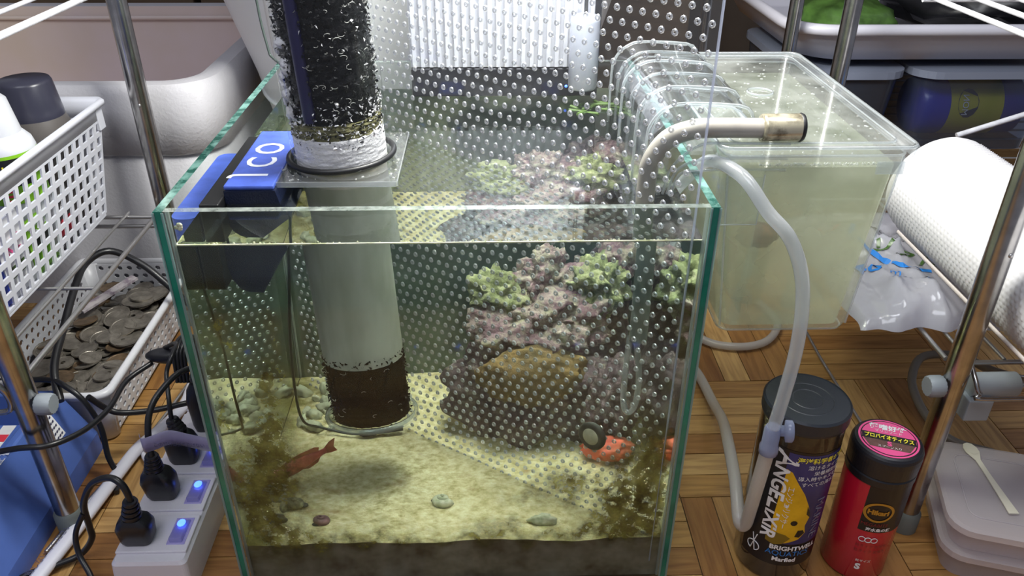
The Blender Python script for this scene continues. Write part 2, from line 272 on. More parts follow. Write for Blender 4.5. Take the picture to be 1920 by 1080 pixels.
# ------------------------------------------------------------------ mesh helpers
OFF = {}
class MB:
    def __init__(s): s.v = []; s.f = []; s.m = []; s.sm = []
    def add(s, vs, fs, mi=0, smooth=False):
        b = len(s.v); s.v += [Vector(p) for p in vs]
        for k, f in enumerate(fs):
            s.f.append([b+i for i in f]); s.m.append(mi[k] if isinstance(mi, (list, tuple)) else mi); s.sm.append(smooth)
        return s
    def box(s, a, b, mi=0):
        x0, y0, z0 = a; x1, y1, z1 = b
        vs = [(x0,y0,z0),(x1,y0,z0),(x1,y1,z0),(x0,y1,z0),(x0,y0,z1),(x1,y0,z1),(x1,y1,z1),(x0,y1,z1)]
        # faces: bottom top front right back left
        return s.add(vs, [(3,2,1,0),(4,5,6,7),(0,1,5,4),(1,2,6,5),(2,3,7,6),(3,0,4,7)], mi)
    def hexa(s, vs, mi=0): return s.add(vs, [(3,2,1,0),(4,5,6,7),(0,1,5,4),(1,2,6,5),(2,3,7,6),(3,0,4,7)], mi)
    def loft(s, rings, mi=0, caps=True, smooth=True, closed=True):
        n = len(rings[0]); vs = [p for r in rings for p in r]; fs = []
        for i in range(len(rings)-1):
            for j in range(n if closed else n-1):
                k = (j+1) % n; fs.append((i*n+j, i*n+k, (i+1)*n+k, (i+1)*n+j))
        s.add(vs, fs, mi, smooth)
        if caps:
            s.add(rings[0], [tuple(range(n-1, -1, -1))], mi); s.add(rings[-1], [tuple(range(n))], mi)
        return s
    def lathe(s, prof, c=(0, 0, 0), seg=32, mi=0, axis=None, caps=True, smooth=True):
        ax = Vector(axis).normalized() if axis else Vector((0, 0, 1))
        q = Vector((0, 0, 1)).rotation_difference(ax); c = Vector(c)
        return s.loft([[c+q@Vector((r*math.cos(2*PI*k/seg), r*math.sin(2*PI*k/seg), z)) for k in range(seg)] for r, z in prof], mi, caps, smooth)
    def cyl(s, p0, p1, r0, r1=None, seg=16, mi=0, caps=True):
        p0 = Vector(p0); p1 = Vector(p1); d = p1-p0
        return s.lathe([(r0, 0), (r0 if r1 is None else r1, d.length)], p0, seg, mi, d, caps)
    def tube(s, pts, r, seg=10, mi=0, sub=6, caps=True, flat=1.0):
        P = smooth_path(pts, sub); rings = []; t0 = (P[1]-P[0]).normalized()
        nrm = t0.orthogonal().normalized()
        if abs(t0.z) < 0.95: nrm = Vector((0, 0, 1)).cross(t0).normalized()
        for i, p in enumerate(P):
            t = (P[min(i+1, len(P)-1)]-P[max(i-1, 0)]).normalized()
            nrm = (nrm-t*nrm.dot(t)).normalized(); b = t.cross(nrm)
            rr = r(i/(len(P)-1)) if callable(r) else r
            rings.append([p+nrm*math.cos(2*PI*k/seg)*rr*flat+b*math.sin(2*PI*k/seg)*rr for k in range(seg)])
        return s.loft(rings, mi, caps)
    def torus(s, c, R, r, seg=40, rs=10, mi=0, axis=(0, 0, 1)):
        q = Vector((0, 0, 1)).rotation_difference(Vector(axis).normalized()); vs = []; fs = []
        for i in range(seg):
            a = 2*PI*i/seg
            for j in range(rs):
                b = 2*PI*j/rs; vs.append(Vector(c)+q@Vector(((R+r*math.cos(b))*math.cos(a), (R+r*math.cos(b))*math.sin(a), r*math.sin(b))))
        for i in range(seg):
            for j in range(rs): fs.append((i*rs+j, ((i+1) % seg)*rs+j, ((i+1) % seg)*rs+(j+1) % rs, i*rs+(j+1) % rs))
        return s.add(vs, fs, mi, True)
    def ell(s, c, rad, seg=20, rings=12, mi=0, rot=None, nz=0, nf=1, seed=0):
        vs = []; c = Vector(c)
        for i in range(rings+1):
            th = PI*i/rings
            for j in range(seg):
                ph = 2*PI*j/seg; d = Vector((math.sin(th)*math.cos(ph), math.sin(th)*math.sin(ph), math.cos(th)))
                k = 1+nz*noise.noise(d*nf+Vector((seed, seed*1.7, 3))) if nz else 1
                p = Vector((d.x*rad[0], d.y*rad[1], d.z*rad[2]))*k
                vs.append(c+(rot@p if rot else p))
        fs = [(i*seg+j, (i+1)*seg+j, (i+1)*seg+(j+1) % seg, i*seg+(j+1) % seg) for i in range(rings) for j in range(seg)]
        return s.add(vs, fs, mi, True)
    def build(s, name, mats, parent=None, base=None, bevel=0, solid=0, merge=False, bseg=2):
        me = bpy.data.meshes.new(name); off = Vector((0, 0, 0))
        if parent is not None: off = OFF[parent.name]
        elif base is not None: off = Vector(base)
        me.from_pydata([tuple(p-off) for p in s.v], [], s.f)
        if not isinstance(mats, (list, tuple)): mats = [mats]
        for m in mats: me.materials.append(G[m] if isinstance(m, str) else m)
        me.polygons.foreach_set('material_index', s.m); me.polygons.foreach_set('use_smooth', s.sm)
        if merge:
            bm = bmesh.new(); bm.from_mesh(me); bmesh.ops.remove_doubles(bm, verts=bm.verts, dist=1e-6)
            bmesh.ops.recalc_face_normals(bm, faces=bm.faces); bm.to_mesh(me); bm.free()
        me.update(); o = bpy.data.objects.new(name, me); COL.objects.link(o)
        if parent is not None: o.parent = parent
        else: o.location = off
        OFF[o.name] = off
        if solid: md = o.modifiers.new('s', 'SOLIDIFY'); md.thickness = solid; md.offset = 0
        if bevel: md = o.modifiers.new('b', 'BEVEL'); md.width = bevel; md.segments = bseg; md.limit_method = 'ANGLE'; md.angle_limit = 0.7
        return o
def smooth_path(pts, sub=6):
    P = [Vector(p) for p in pts]
    if sub <= 1 or len(P) < 3: return P
    Q = [2*P[0]-P[1]]+P+[2*P[-1]-P[-2]]; out = []
    for i in range(1, len(Q)-2):
        a, b, c, d = Q[i-1:i+3]
        for k in range(sub):
            t = k/sub; out.append(0.5*((2*b)+(c-a)*t+(2*a-5*b+4*c-d)*t*t+(3*b-a-3*c+d)*t**3))
    out.append(P[-1]); return out
def tag(o, label=None, cat=None, group=None, kind=None):
    if label: o['label'] = label
    if cat: o['category'] = cat
    if group: o['group'] = group
    if kind: o['kind'] = kind
    return o
def thing(name, label, cat, loc, group=None):
    o = bpy.data.objects.new(name, None); o.empty_display_size = 0.01; COL.objects.link(o); o.location = loc; OFF[o.name] = Vector(loc)
    return tag(o, label, cat, group)
def rrect(x0, x1, y0, y1, r, z, n=5):
    P = []
    for cx, cy_, a0 in ((x1-r, y1-r, 0), (x0+r, y1-r, 90), (x0+r, y0+r, 180), (x1-r, y0+r, 270)):
        for k in range(n+1):
            a = math.radians(a0+90*k/n); P.append(Vector((cx+r*math.cos(a), cy_+r*math.sin(a), z)))
    return P
def perf(mb, c00, c10, c11, c01, nu, nv, fu, fv, seg=4, stagger=False, mi=0, skip=None):
    """bilinear panel of nu x nv cells, each with a hole (seg corners)"""
    c00, c10, c11, c01 = map(Vector, (c00, c10, c11, c01))
    B = lambda u, v: (c00*(1-u)+c10*u)*(1-v)+(c01*(1-u)+c11*u)*v
    def cell(u0, u1, v0, v1, hole=True):
        if not hole: mb.add([B(u0, v0), B(u1, v0), B(u1, v1), B(u0, v1)], [(0, 1, 2, 3)], mi); return
        uc, vc = (u0+u1)/2, (v0+v1)/2; hu, hv = (u1-u0)/2, (v1-v0)/2
        if seg == 4:
            o = [(-1,-1),(1,-1),(1,1),(-1,1)]; i = [(a*fu, b*fv) for a, b in o]
        else:
            o = []; i = []
            for k in range(seg):
                a = 2*PI*(k+0.5)/seg; c, s_ = math.cos(a), math.sin(a); q = max(abs(c), abs(s_)); o.append((c/q, s_/q)); i.append((c*fu, s_*fv))
        n = len(o); vs = [B(uc+a*hu, vc+b*hv) for a, b in o]+[B(uc+a*hu, vc+b*hv) for a, b in i]
        fs = [(k, (k+1) % n, n+(k+1) % n, n+k) for k in range(n)]; mb.add(vs, fs, mi)
        if seg != 4:
            pts = [(-1,-1),(1,-1),(1,1),(-1,1)]
            for (a, b) in pts:
                near = sorted(range(n), key=lambda k: (o[k][0]-a)**2+(o[k][1]-b)**2)[:2]
                mb.add([B(uc+a*hu, vc+b*hv), vs[near[0]], vs[near[1]]], [(0, 1, 2)], mi)
    for j in range(nv):
        sh = 0.5/nu if (stagger and j % 2) else 0
        if sh: cell(0, sh, j/nv, (j+1)/nv, False); cell(1-sh, 1, j/nv, (j+1)/nv, False)
        for i in range(nu-(1 if sh else 0)):
            cell(i/nu+sh, (i+1)/nu+sh, j/nv, (j+1)/nv, not (skip and skip(i, j)))
def text_obj(body, size, mat, fn, parent, name='lettering', align='LEFT', shear=0.0, ext=0.0, bold=0.0, wx=1.0):
    """real letter outlines, each vertex (u,v) placed by fn"""
    cu = bpy.data.curves.new('t', 'FONT'); cu.body = body; cu.size = size; cu.align_x = align; cu.shear = shear; cu.offset = bold; cu.resolution_u = 3; cu.fill_mode = 'FRONT'
    to = bpy.data.objects.new('t', cu); COL.objects.link(to); dg = bpy.context.evaluated_depsgraph_get()
    me = bpy.data.meshes.new_from_object(to.evaluated_get(dg)); COL.objects.unlink(to); bpy.data.objects.remove(to)
    off = OFF[parent.name]
    for v in me.vertices: v.co = Vector(fn(v.co.x*wx, v.co.y))-off
    me.materials.clear(); me.materials.append(G[mat]); me.name = name
    o = bpy.data.objects.new(name, me); COL.objects.link(o); o.parent = parent; OFF[o.name] = off
    return o
def plane_fn(o, ux, vx):
    o = Vector(o); ux = Vector(ux); vx = Vector(vx); return lambda u, v: o+ux*u+vx*v

# ================================================================== FLOOR
fl = MB().box((-0.75, -0.45, -0.02), (0.95, 1.35, -0.0012)).build('floor', 'joint'); tag(fl, kind='structure')
BL = 0.1545; PW = BL/6
pm = MB().box((0.0004, 0.0004, -0.006), (BL-0.0004, PW-0.0004, 0.0))
plank0 = None; rest = MB()
for i in range(-6, 5):
    for j in range(-3, 8):
        x = 0.180+i*BL; y = 0.0857+j*BL; H = (i+j) % 2 == 0
        inview = -5 <= i <= 2 and -1 <= j <= 2 or (j == -2 and -3 <= i <= 1)
        for k in range(6):
            if inview:
                if plank0 is None: plank0 = pm.build('plank', 'wood', fl); o = plank0
                else: o = plank0.copy(); COL.objects.link(o)
                dz = random.uniform(-0.0002, 0)
                if H: o.location = (x, y+k*PW, dz)
                else: o.location = (x+(k+1)*PW, y, dz); o.rotation_euler = (0, 0, PI/2)
            else:
                g = 0.0004
                if H: rest.box((x+g, y+k*PW+g, -0.006), (x+BL-g, y+(k+1)*PW-g, 0))
                else: rest.box((x+k*PW+g, y+g, -0.006), (x+(k+1)*PW-g, y+BL-g, 0))
rp = rest.build('planks_beyond', 'wood', fl); rp['kind'] = 'stuff'
wb = MB().box((-1.1, 1.35, -0.02), (1.4, 1.40, 1.6)).build('wall_back', 'wall'); tag(wb, kind='structure')

# ================================================================== TANK
tk = thing('aquarium', 'square rimless glass tank with green cut edges standing on the parquet', 'aquarium', (0, 0.15, 0))
# order of box faces: bottom top front right back left
MB().box((-0.1449, 0.0, 0.0052), (0.1449, 0.005, 0.30), [0, 1, 0, 0, 0, 0]).build('front_pane', ['pane', 'rim_edge'], tk)
MB().box((-0.1449, 0.295, 0.0052), (0.1449, 0.30, 0.30), [0, 1, 0, 0, 0, 0]).build('back_pane', ['pane', 'rim_edge'], tk)
for s in (-1, 1):
    a, b = (-0.15, -0.145) if s < 0 else (0.145, 0.15)
    p = MB().box((a, 0.0, 0.0), (b, 0.30, 0.30), [0, 2, 1, 0, 1, 0]).build('side_pane', ['pane', 'glass_edge', 'rim_dark'], tk)
    MB().box((a-0.0006, -0.0005, 0.0), (a+0.0008, -0.0001, 0.2995)).build('polished_bevel', 'bevel', p)
    MB().box((b-0.0008, -0.0005, 0.0), (b+0.0006, -0.0001, 0.2995)).build('polished_bevel', 'bevel', p)
    c = s*0.1447
    MB().cyl((c, 0.0052, 0.006), (c, 0.0052, 0.299), 0.0011, seg=8).build('silicone_seam', 'silicone', tk)
    MB().cyl((c, 0.2946, 0.006), (c, 0.2946, 0.299), 0.0013, seg=8).build('silicone_seam', 'silicone', tk)
MB().box((-0.1449, 0.0, 0.0), (0.1449, 0.30, 0.005), [0, 0, 1, 0, 1, 0]).build('base_pane', ['pane', 'glass_edge'], tk)
WZ = 0.2772
cb_ = MB().box((-0.1445, 0.2951, 0.006), (0.1445, 0.29515, 0.276)).build('algae_coat', 'coat', tk)
wt = MB().box((-0.1449, 0.0051, 0.0052), (0.1449, 0.2949, WZ)).build('water', 'water', base=(0, 0.15, 0.0052))
tag(wt, 'slightly green water filling the glass tank to just below its rim', 'water', kind='stuff')
# sand: height field + packed sides
def sand_h(x, y):
    return 0.0455+0.0022*noise.noise(Vector((x*18, y*18, 0)))+0.0008*noise.noise(Vector((x*90, y*90, 4)))-0.003*math.exp(-((y-0.005)/0.01)**2)*(0.6+0.5*noise.noise(Vector((x*30, 0, 7))))
NX = 110; sd = MB(); vs = []; X0, X1, Y0, Y1 = -0.1446, 0.1446, 0.0053, 0.2946
for j in range(NX+1):
    for i in range(NX+1):
        x = X0+(X1-X0)*i/NX; y = Y0+(Y1-Y0)*j/NX; vs.append((x, y, sand_h(x, y)))
fs = [(j*(NX+1)+i, j*(NX+1)+i+1, (j+1)*(NX+1)+i+1, (j+1)*(NX+1)+i) for j in range(NX) for i in range(NX)]
sd.add(vs, fs, 0, True)
per = [(i, 0) for i in range(NX)]+[(NX, j) for j in range(NX)]+[(NX-i, NX) for i in range(NX)]+[(0, NX-j) for j in range(NX)]
tv = [vs[j*(NX+1)+i] for i, j in per]; bv = [(p[0], p[1], 0.0056) for p in tv]; n = len(tv)
sd.add(tv+bv, [(n+k, n+(k+1) % n, (k+1) % n, k) for k in range(n)], 1)
so = sd.build('sand_bed', ['sand', 'sand_side'], base=(0, 0.15, 0.0056)); tag(so, 'pale coral sand bed covering the tank floor, patched with algae', 'sand', kind='stuff')
at = so.data.attributes.new('alg', 'FLOAT', 'POINT'); vals = []
for v in so.data.vertices:
    x = v.co.x; y = v.co.y+0.15
    a = 0.42*math.exp(-((x+0.145)/0.022)**2)+0.34*math.exp(-((y-0.004)/0.018)**2)+0.32*math.exp(-((x-0.12)/0.03)**2-((y-0.03)/0.04)**2)+0.16*math.exp(-((x+0.12)/0.05)**2-((y-0.25)/0.06)**2)
    vals.append(a*1.05)
at.data.foreach_set('value', vals)
# algae film grown on the inner face of the front pane
blobs = [(-0.128, 0.225, 0.006, 0.020, 0.9), (-0.107, 0.185, 0.007, 0.022, 0.75), (-0.112, 0.150, 0.012, 0.030, 0.55), (-0.120, 0.110, 0.016, 0.028, 0.75), (-0.128, 0.085, 0.012, 0.025, 0.95),
         (-0.128, 0.058, 0.014, 0.018, 0.9), (-0.09, 0.047, 0.03, 0.006, 0.6), (-0.03, 0.045, 0.05, 0.004, 0.45), (0.03, 0.055, 0.018, 0.008, 0.6), (0.045, 0.085, 0.013, 0.010, 0.5), (0.075, 0.095, 0.018, 0.012, 0.85),
         (0.11, 0.100, 0.014, 0.018, 0.5), (0.127, 0.125, 0.012, 0.024, 0.85), (0.135, 0.095, 0.012, 0.030, 0.95), (0.118, 0.070, 0.020, 0.014, 0.8), (0.10, 0.052, 0.03, 0.008, 0.8), (0.138, 0.06, 0.01, 0.02, 0.9), (0.05, 0.046, 0.05, 0.005, 0.5), (0.141, 0.2, 0.004, 0.06, 0.35), (-0.141, 0.16, 0.005, 0.09, 0.6), (-0.118, 0.11, 0.024, 0.075, 0.62), (0.118, 0.085, 0.034, 0.035, 0.62), (-0.06, 0.05, 0.06, 0.012, 0.35), (-0.100, 0.215, 0.004, 0.02, 0.5)]
fm = MB(); FN = 150; vs = []; dens = []
for j in range(FN+1):
    for i in range(FN+1):
        x = -0.1443+0.2886*i/FN; z = 0.0065+(WZ-0.0075)*j/FN; vs.append((x, 0.00504, z))
        wx = x+0.006*noise.noise(Vector((x*60, z*60, 1))); wz = z+0.012*noise.noise(Vector((x*70, z*25, 9)))
        dens.append(min(1.0, sum(a*math.exp(-((wx-bx)/sx)**2-((wz-bz)/sz)**2) for bx, bz, sx, sz, a in blobs)*(0.85+0.5*noise.noise(Vector((x*45, z*45, 3)))+0.35*noise.noise(Vector((x*160, z*110, 5))))))
fm.add(vs, [(j*(FN+1)+i, j*(FN+1)+i+1, (j+1)*(FN+1)+i+1, (j+1)*(FN+1)+i) for j in range(FN) for i in range(FN)], 0, True)
fo = fm.build('algae_film', 'film', base=(0, 0.005, 0.0065)); tag(fo, 'olive brown algae film growing on the inside of the front glass', 'algae', kind='stuff')
fo.data.attributes.new('dens', 'FLOAT', 'POINT').data.foreach_set('value', [max(0, d) for d in dens])
# salt crust and droplets along the waterline
cr = MB()
for k in range(90):
    x = random.uniform(-0.143, 0.143); r = random.uniform(0.0003, 0.0008); cr.ell((x, 0.0062, WZ+0.0006+random.uniform(-0.0004, 0.0006)), (r, r*0.6, r), 6, 4)
cr.box((-0.1445, 0.0052, WZ+0.0001), (0.1445, 0.0060, WZ+0.0007))
for k in range(8): cr.ell((-0.1405+random.uniform(-0.0015, 0.002), 0.0055, WZ+0.012+random.uniform(-0.002, 0.002)), (0.0012, 0.0008, 0.0012), 8, 5)
co = cr.build('salt_crust', 'snail_pale', tk); co['kind'] = 'stuff'

RECV = [so]
# ------------------------------------------------------------------ rocks
def rock(name, label, c, rad, seed, mat, amp=0.30, sub=5, group=None):
    bm = bmesh.new(); bmesh.ops.create_icosphere(bm, subdivisions=sub, radius=1)
    S = Vector((seed*3.1, seed*1.3, seed*7.7))
    for v in bm.verts:
        d = v.co.normalized(); k = 1+amp*noise.noise(d*1.6+S)+amp*0.8*noise.noise(d*3.7+S)+amp*0.5*abs(noise.noise(d*8+S))-amp*0.22*abs(noise.noise(d*15+S))+amp*0.12*noise.noise(d*34+S)
        v.co = Vector((d.x*rad[0], d.y*rad[1], d.z*rad[2]))*k
    me = bpy.data.meshes.new(name); bm.to_mesh(me); bm.free(); me.materials.append(G[mat])
    for p in me.polygons: p.use_smooth = True
    o = bpy.data.objects.new(name, me); COL.objects.link(o); o.location = c; tag(o, label, 'rock', group); OFF[o.name] = Vector(c); RECV.append(o); return o
rock('live_rock', 'largest dark purple live rock lying on the sand behind the dimpled sheet', (0.068, 0.195, 0.080), (0.072, 0.050, 0.050), 1, 'rock_dark')
rock('live_rock', 'pink and cream live rock laid across the dark purple rock', (0.066, 0.190, 0.140), (0.048, 0.036, 0.028), 2, 'rock_pink', 0.4)
rock('live_rock', 'lime green crusted live rock at the pile’s top nearest the tube', (0.034, 0.205, 0.160), (0.024, 0.022, 0.019), 3, 'rock_green', 0.45)
rock('live_rock', 'knobbly pale live rock forming the pile’s highest point', (0.070, 0.215, 0.168), (0.024, 0.022, 0.024), 4, 'rock_pink', 0.5)
rock('live_rock', 'green and pink live rock at the pile’s top beside the intake pipe', (0.108, 0.210, 0.162), (0.024, 0.024, 0.024), 5, 'rock_green', 0.45)
rock('live_rock', 'flat dark live rock under the intake pipe by the tank’s side wall', (0.118, 0.165, 0.080), (0.022, 0.034, 0.040), 6, 'rock_dark', 0.35)
rock('live_rock', 'small round pink rock against the tank’s side wall behind the pipe', (0.128, 0.235, 0.180), (0.015, 0.020, 0.018), 8, 'rock_pink', 0.25, 4)
rock('live_rock', 'rubbly grey-pink rock in the far corner behind the pile', (0.115, 0.262, 0.110), (0.026, 0.028, 0.065), 9, 'rock_dark', 0.35)
o = rock('brown_coral', 'soft ochre brown coral mat draped over the front of the dark rock', (0.058, 0.152, 0.112), (0.038, 0.018, 0.025), 11, 'ochre', 0.18); o['category'] = 'coral'
o = rock('red_sponge', 'bright red sponge on the sand behind the dimpled sheet', (0.117, 0.128, 0.056), (0.019, 0.012, 0.011), 12, 'sponge_red', 0.2, 4); o['category'] = 'sponge'
g = 'small bits of coral rubble on the sand behind the reactor tube'
proto = None
for k in range(26):
    x = random.uniform(-0.138, -0.07); y = random.uniform(0.185, 0.285)
    if x+y > 0.155: y = 0.15-x-0.02
    r = random.uniform(0.004, 0.009)
    if proto is None: o = rock('rubble', 'pale bit of coral rubble on the sand in the back corner', (x, y, 0), (1, 0.8, 0.6), 20, 'snail_pale', 0.35, 3, g); proto = o
    else: o = proto.copy(); COL.objects.link(o); RECV.append(o)
    o.location = (x, y, sand_h(x, y)+r*0.35); o.scale = (r,)*3; o.rotation_euler = (random.random()*6, random.random(), random.random()*6)
# snails and stones
def snail(name, label, c, r, mat, rot):
    t = thing(name, label, 'snail', c); Rm = Matrix.Rotation(rot, 3, 'Z'); m = MB()
    rings = []; turns = 2.6; N = 60
    for i in range(N):
        a = turns*2*PI*i/N; q = (i/N)**1.3; R_ = r*0.62*q; rr = r*0.52*q+0.0003
        cc = Vector((R_*math.cos(a), R_*math.sin(a), r*0.9*(1-q)+r*0.15)); rad = Vector((math.cos(a), math.sin(a), 0))
        rings.append([Vector(c)+Rm@(cc+rad*rr*math.cos(2*PI*k/10)+Vector((0, 0, 1))*rr*math.sin(2*PI*k/10)) for k in range(10)])
    m.loft(rings); RECV.append(m.build('shell', mat, t)); RECV.append(MB().ell(Vector(c)+Rm@Vector((r*0.7, 0, r*0.1)), (r*0.45, r*0.35, r*0.2), 12, 8).build('foot', 'stone', t)); return t
snail('snail', 'grey-green snail on the sand beneath the red fish', (-0.1177, 0.0577, sand_h(-0.1177, 0.0577)), 0.0095, 'snail', 0.5)
snail('snail', 'pale round snail alone in the middle of the sand', (-0.0108, 0.0608, sand_h(-0.0108, 0.0608)), 0.0080, 'snail_pale', 2.5)
snail('snail', 'small purple snail on the sand in front of the grey-green one', (-0.096, 0.0345, sand_h(-0.096, 0.0345)), 0.0065, 'snail_purple', 4)
rock('stone', 'small black stone on the sand near the tank’s front corner', (-0.127, 0.038, sand_h(-0.127, 0.038)+0.002), (0.007, 0.005, 0.005), 31, 'stone', 0.2, 3)
rock('stone', 'flat grey stone on the sand beside the grey-green snail', (-0.128, 0.072, sand_h(-0.128, 0.072)+0.002), (0.009, 0.006, 0.004), 32, 'snail', 0.2, 3)
rock('stone', 'small yellow-green stone on the sand close to the front glass', (0.062, 0.030, sand_h(0.062, 0.03)+0.002), (0.010, 0.006, 0.005), 33, 'snail_pale', 0.3, 3)
# fish
fh = Vector((-0.1375, 0.0700, 0.0640)); ft = Vector((-0.0930, 0.1160, 0.0700))
fish = thing('fish', 'slender red fish hovering above the sand by the front left of the tank', 'fish', (fh+ft)/2)
ax = (ft-fh).normalized(); L_ = (ft-fh).length; side = ax.cross(Vector((0, 0, 1))).normalized(); up = side.cross(ax)
m = MB(); prof = [(0, 0.0006), (0.04, 0.0026), (0.12, 0.0046), (0.25, 0.0060), (0.42, 0.0064), (0.58, 0.0054), (0.72, 0.0038), (0.82, 0.0027), (0.88, 0.0026)]
m.loft([[fh+ax*(L_*q)+up*(h*math.sin(2*PI*k/16))+side*(h*0.52*math.cos(2*PI*k/16)) for k in range(16)] for q, h in prof]); RECV.append(m.build('body', 'fish_red', fish))
def finp(name, pts):
    m = MB(); P = [fh+ax*(L_*a)+up*b+side*c for a, b, c in pts]; m.add(P, [tuple(range(len(P)))]); o = m.build(name, 'fin', fish, solid=0.0004); RECV.append(o)
finp('tail_fin', [(0.86, 0.0024, 0), (0.95, 0.0060, 0), (1.04, 0.0068, 0), (1.0, 0.0, 0), (1.04, -0.0055, 0), (0.95, -0.0045, 0), (0.86, -0.0024, 0)])
finp('dorsal_fin', [(0.22, 0.0052, 0), (0.35, 0.0088, 0), (0.55, 0.0088, 0), (0.74, 0.0078, 0), (0.80, 0.0058, 0), (0.78, 0.0026, 0), (0.5, 0.0050, 0)])
finp('anal_fin', [(0.50, -0.0052, 0), (0.60, -0.0082, 0), (0.74, -0.0070, 0), (0.80, -0.0024, 0)])
finp('pectoral_fin', [(0.26, 0.0, -0.0030), (0.34, -0.0045, -0.0060), (0.40, -0.0030, -0.0062), (0.34, 0.0005, -0.0036)])
for s in (-1, 1): MB().ell(fh+ax*(L_*0.075)+up*0.0012+side*(0.0016*s), (0.0009,)*3, 10, 8).build('eye', 'eye', fish)

# ------------------------------------------------------------------ dimpled divider sheet
DA = Vector((0.1380, 0.0058, 0)); DB = Vector((-0.1380, 0.2818, 0)); dl = (DB-DA).length; du = (DB-DA).normalized(); dn = Vector((-du.y, du.x, 0))
if dn.y > 0: dn = -dn
dz0, dz1 = 0.020, 0.52
dv = thing('divider_sheet', 'tall clear plastic sheet covered in dimples standing diagonally in the tank', 'divider', (0.0, 0.1438, dz0))
def dslab(u0, u1, z0, z1, t):
    a = DA+du*u0; b = DA+du*u1
    return [a+dn*t+Vector((0, 0, z0)), b+dn*t+Vector((0, 0, z0)), b-dn*t+Vector((0, 0, z0)), a-dn*t+Vector((0, 0, z0)), a+dn*t+Vector((0, 0, z1)), b+dn*t+Vector((0, 0, z1)), b-dn*t+Vector((0, 0, z1)), a-dn*t+Vector((0, 0, z1))]
MB().hexa(dslab(0, dl, dz0, dz1, 0.0005)).build('sheet', 'acryl', dv)
MB().hexa(dslab(-0.0008, 0.0, dz0, dz1, 0.0007)).build('sheet_edge', 'acryl_edge', dv)
m = MB(); PU, PV = 0.00815, 0.0071; nr = int((dz1-dz0-0.004)/PV); sg = 8
Z = Vector((0, 0, 1))
for j in range(nr):
    for i in range(int(dl/PU)):
        u = 0.004+i*PU+(PU/2 if j % 2 else 0); z = dz0+0.004+j*PV
        if u > dl-0.003: continue
        c = DA+du*u+Z*z; vs = []
        for rr, h in ((0.0020, 0.0005), (0.00165, 0.0013), (0.0011, 0.0014), (0.0006, 0.0006)):
            for k in range(sg):
                a = 2*PI*k/sg; vs.append(c+dn*h+du*rr*math.cos(a)+Z*rr*math.sin(a))
        fs = [(q*sg+k, q*sg+(k+1) % sg, (q+1)*sg+(k+1) % sg, (q+1)*sg+k) for q in range(3) for k in range(sg)]
        m.add(vs, fs, 0, True)
o = m.build('dimples', 'bead', dv); o['kind'] = 'stuff'
# turban snail clinging to the sheet
sc_ = Vector((0.0955, 0.0435, 0.1165))
t = thing('snail', 'dark ringed snail with cream foot clinging to the dimpled sheet', 'snail', sc_)
m = MB().lathe([(0.0112, -0.001), (0.0116, 0.001), (0.0098, 0.0026), (0.0080, 0.0022)], sc_+dn*0.001, 28, 0, dn); RECV.append(m.build('shell', 'stone', t))
RECV.append(MB().lathe([(0.0074, 0.0), (0.0070, 0.0016), (0.0045, 0.0028), (0.0005, 0.0032)], sc_+dn*0.0015, 24, 0, dn).build('foot', 'foot_cream', t))

# ------------------------------------------------------------------ reactor tube
A0 = Vector((-0.0605, 0.107, 0.105)); A1 = Vector((-0.0745, 0.107, 0.43)); AX = (A1-A0).normalized()
AP = lambda z: A0+(A1-A0)*((z-0.105)/0.325)
rt = thing('media_reactor', 'clear upright tube packed with black granules and white wool, hanging in the water', 'filter reactor', AP(0.105))
q_ = Z.rotation_difference(AX)
MB().cyl(AP(WZ), AP(0.43), 0.0312, seg=56, caps=False).build('tube_wall', 'tube', rt)
MB().cyl(AP(0.103), AP(WZ), 0.0312, seg=56, caps=False).build('submerged_tube_wall', 'tube_wet', rt)
MB().lathe([(0.0335, -0.004), (0.0335, 0.0), (0.0312, 0.0005), (0.0312, -0.004)], AP(0.107), 56, 0, AX, caps=False).build('bottom_flange', 'shine', rt)
MB().cyl(AP(0.103), AP(0.105), 0.0312, seg=56).build('bottom_plate', 'acryl', rt)
def lump(z0, z1, r, amp, mat, name, seed, rows=40, seg=72, edge=0.0):
    rings = []
    for i in range(rows+1):
        rg = []
        for k in range(seg):
            a = 2*PI*k/seg; d = Vector((math.cos(a), math.sin(a), 0)); z = z0+(z1-z0)*i/rows
            if i == rows: z += edge*noise.noise(d*3+Vector((seed, 0, 0)))
            rr = r*(1+amp*noise.noise(Vector((d.x*12, d.y*12, z*400))+Vector((seed, 0, 0)))+amp*noise.noise(Vector((d.x*30, d.y*30, z*900))))
            rg.append(AP(z)+q_@(d*rr))
        rings.append(rg)
    o = MB().loft(rings).build(name, mat, rt); RECV.append(o); return o
lump(0.106, 0.155, 0.0272, 0.04, 'carbon_wet', 'lower_granules', 1, edge=0.006)
lump(0.155, 0.288, 0.0278, 0.008, 'wool_wet', 'wet_wool', 2)
lump(0.288, 0.3085, 0.0288, 0.012, 'wool', 'white_wool', 3, edge=0.004)
lump(0.3085, 0.318, 0.0275, 0.05, 'scum', 'scum_band', 4)
lump(0.318, 0.43, 0.0262, 0.07, 'carbon', 'upper_granules', 5, rows=70)
MB().cyl(AP(0.320)+Vector((-0.011, -0.0236, 0)), AP(0.43)+Vector((-0.011, -0.0236, 0)), 0.0042, seg=12).build('blue_core', 'carbon_blue', rt)
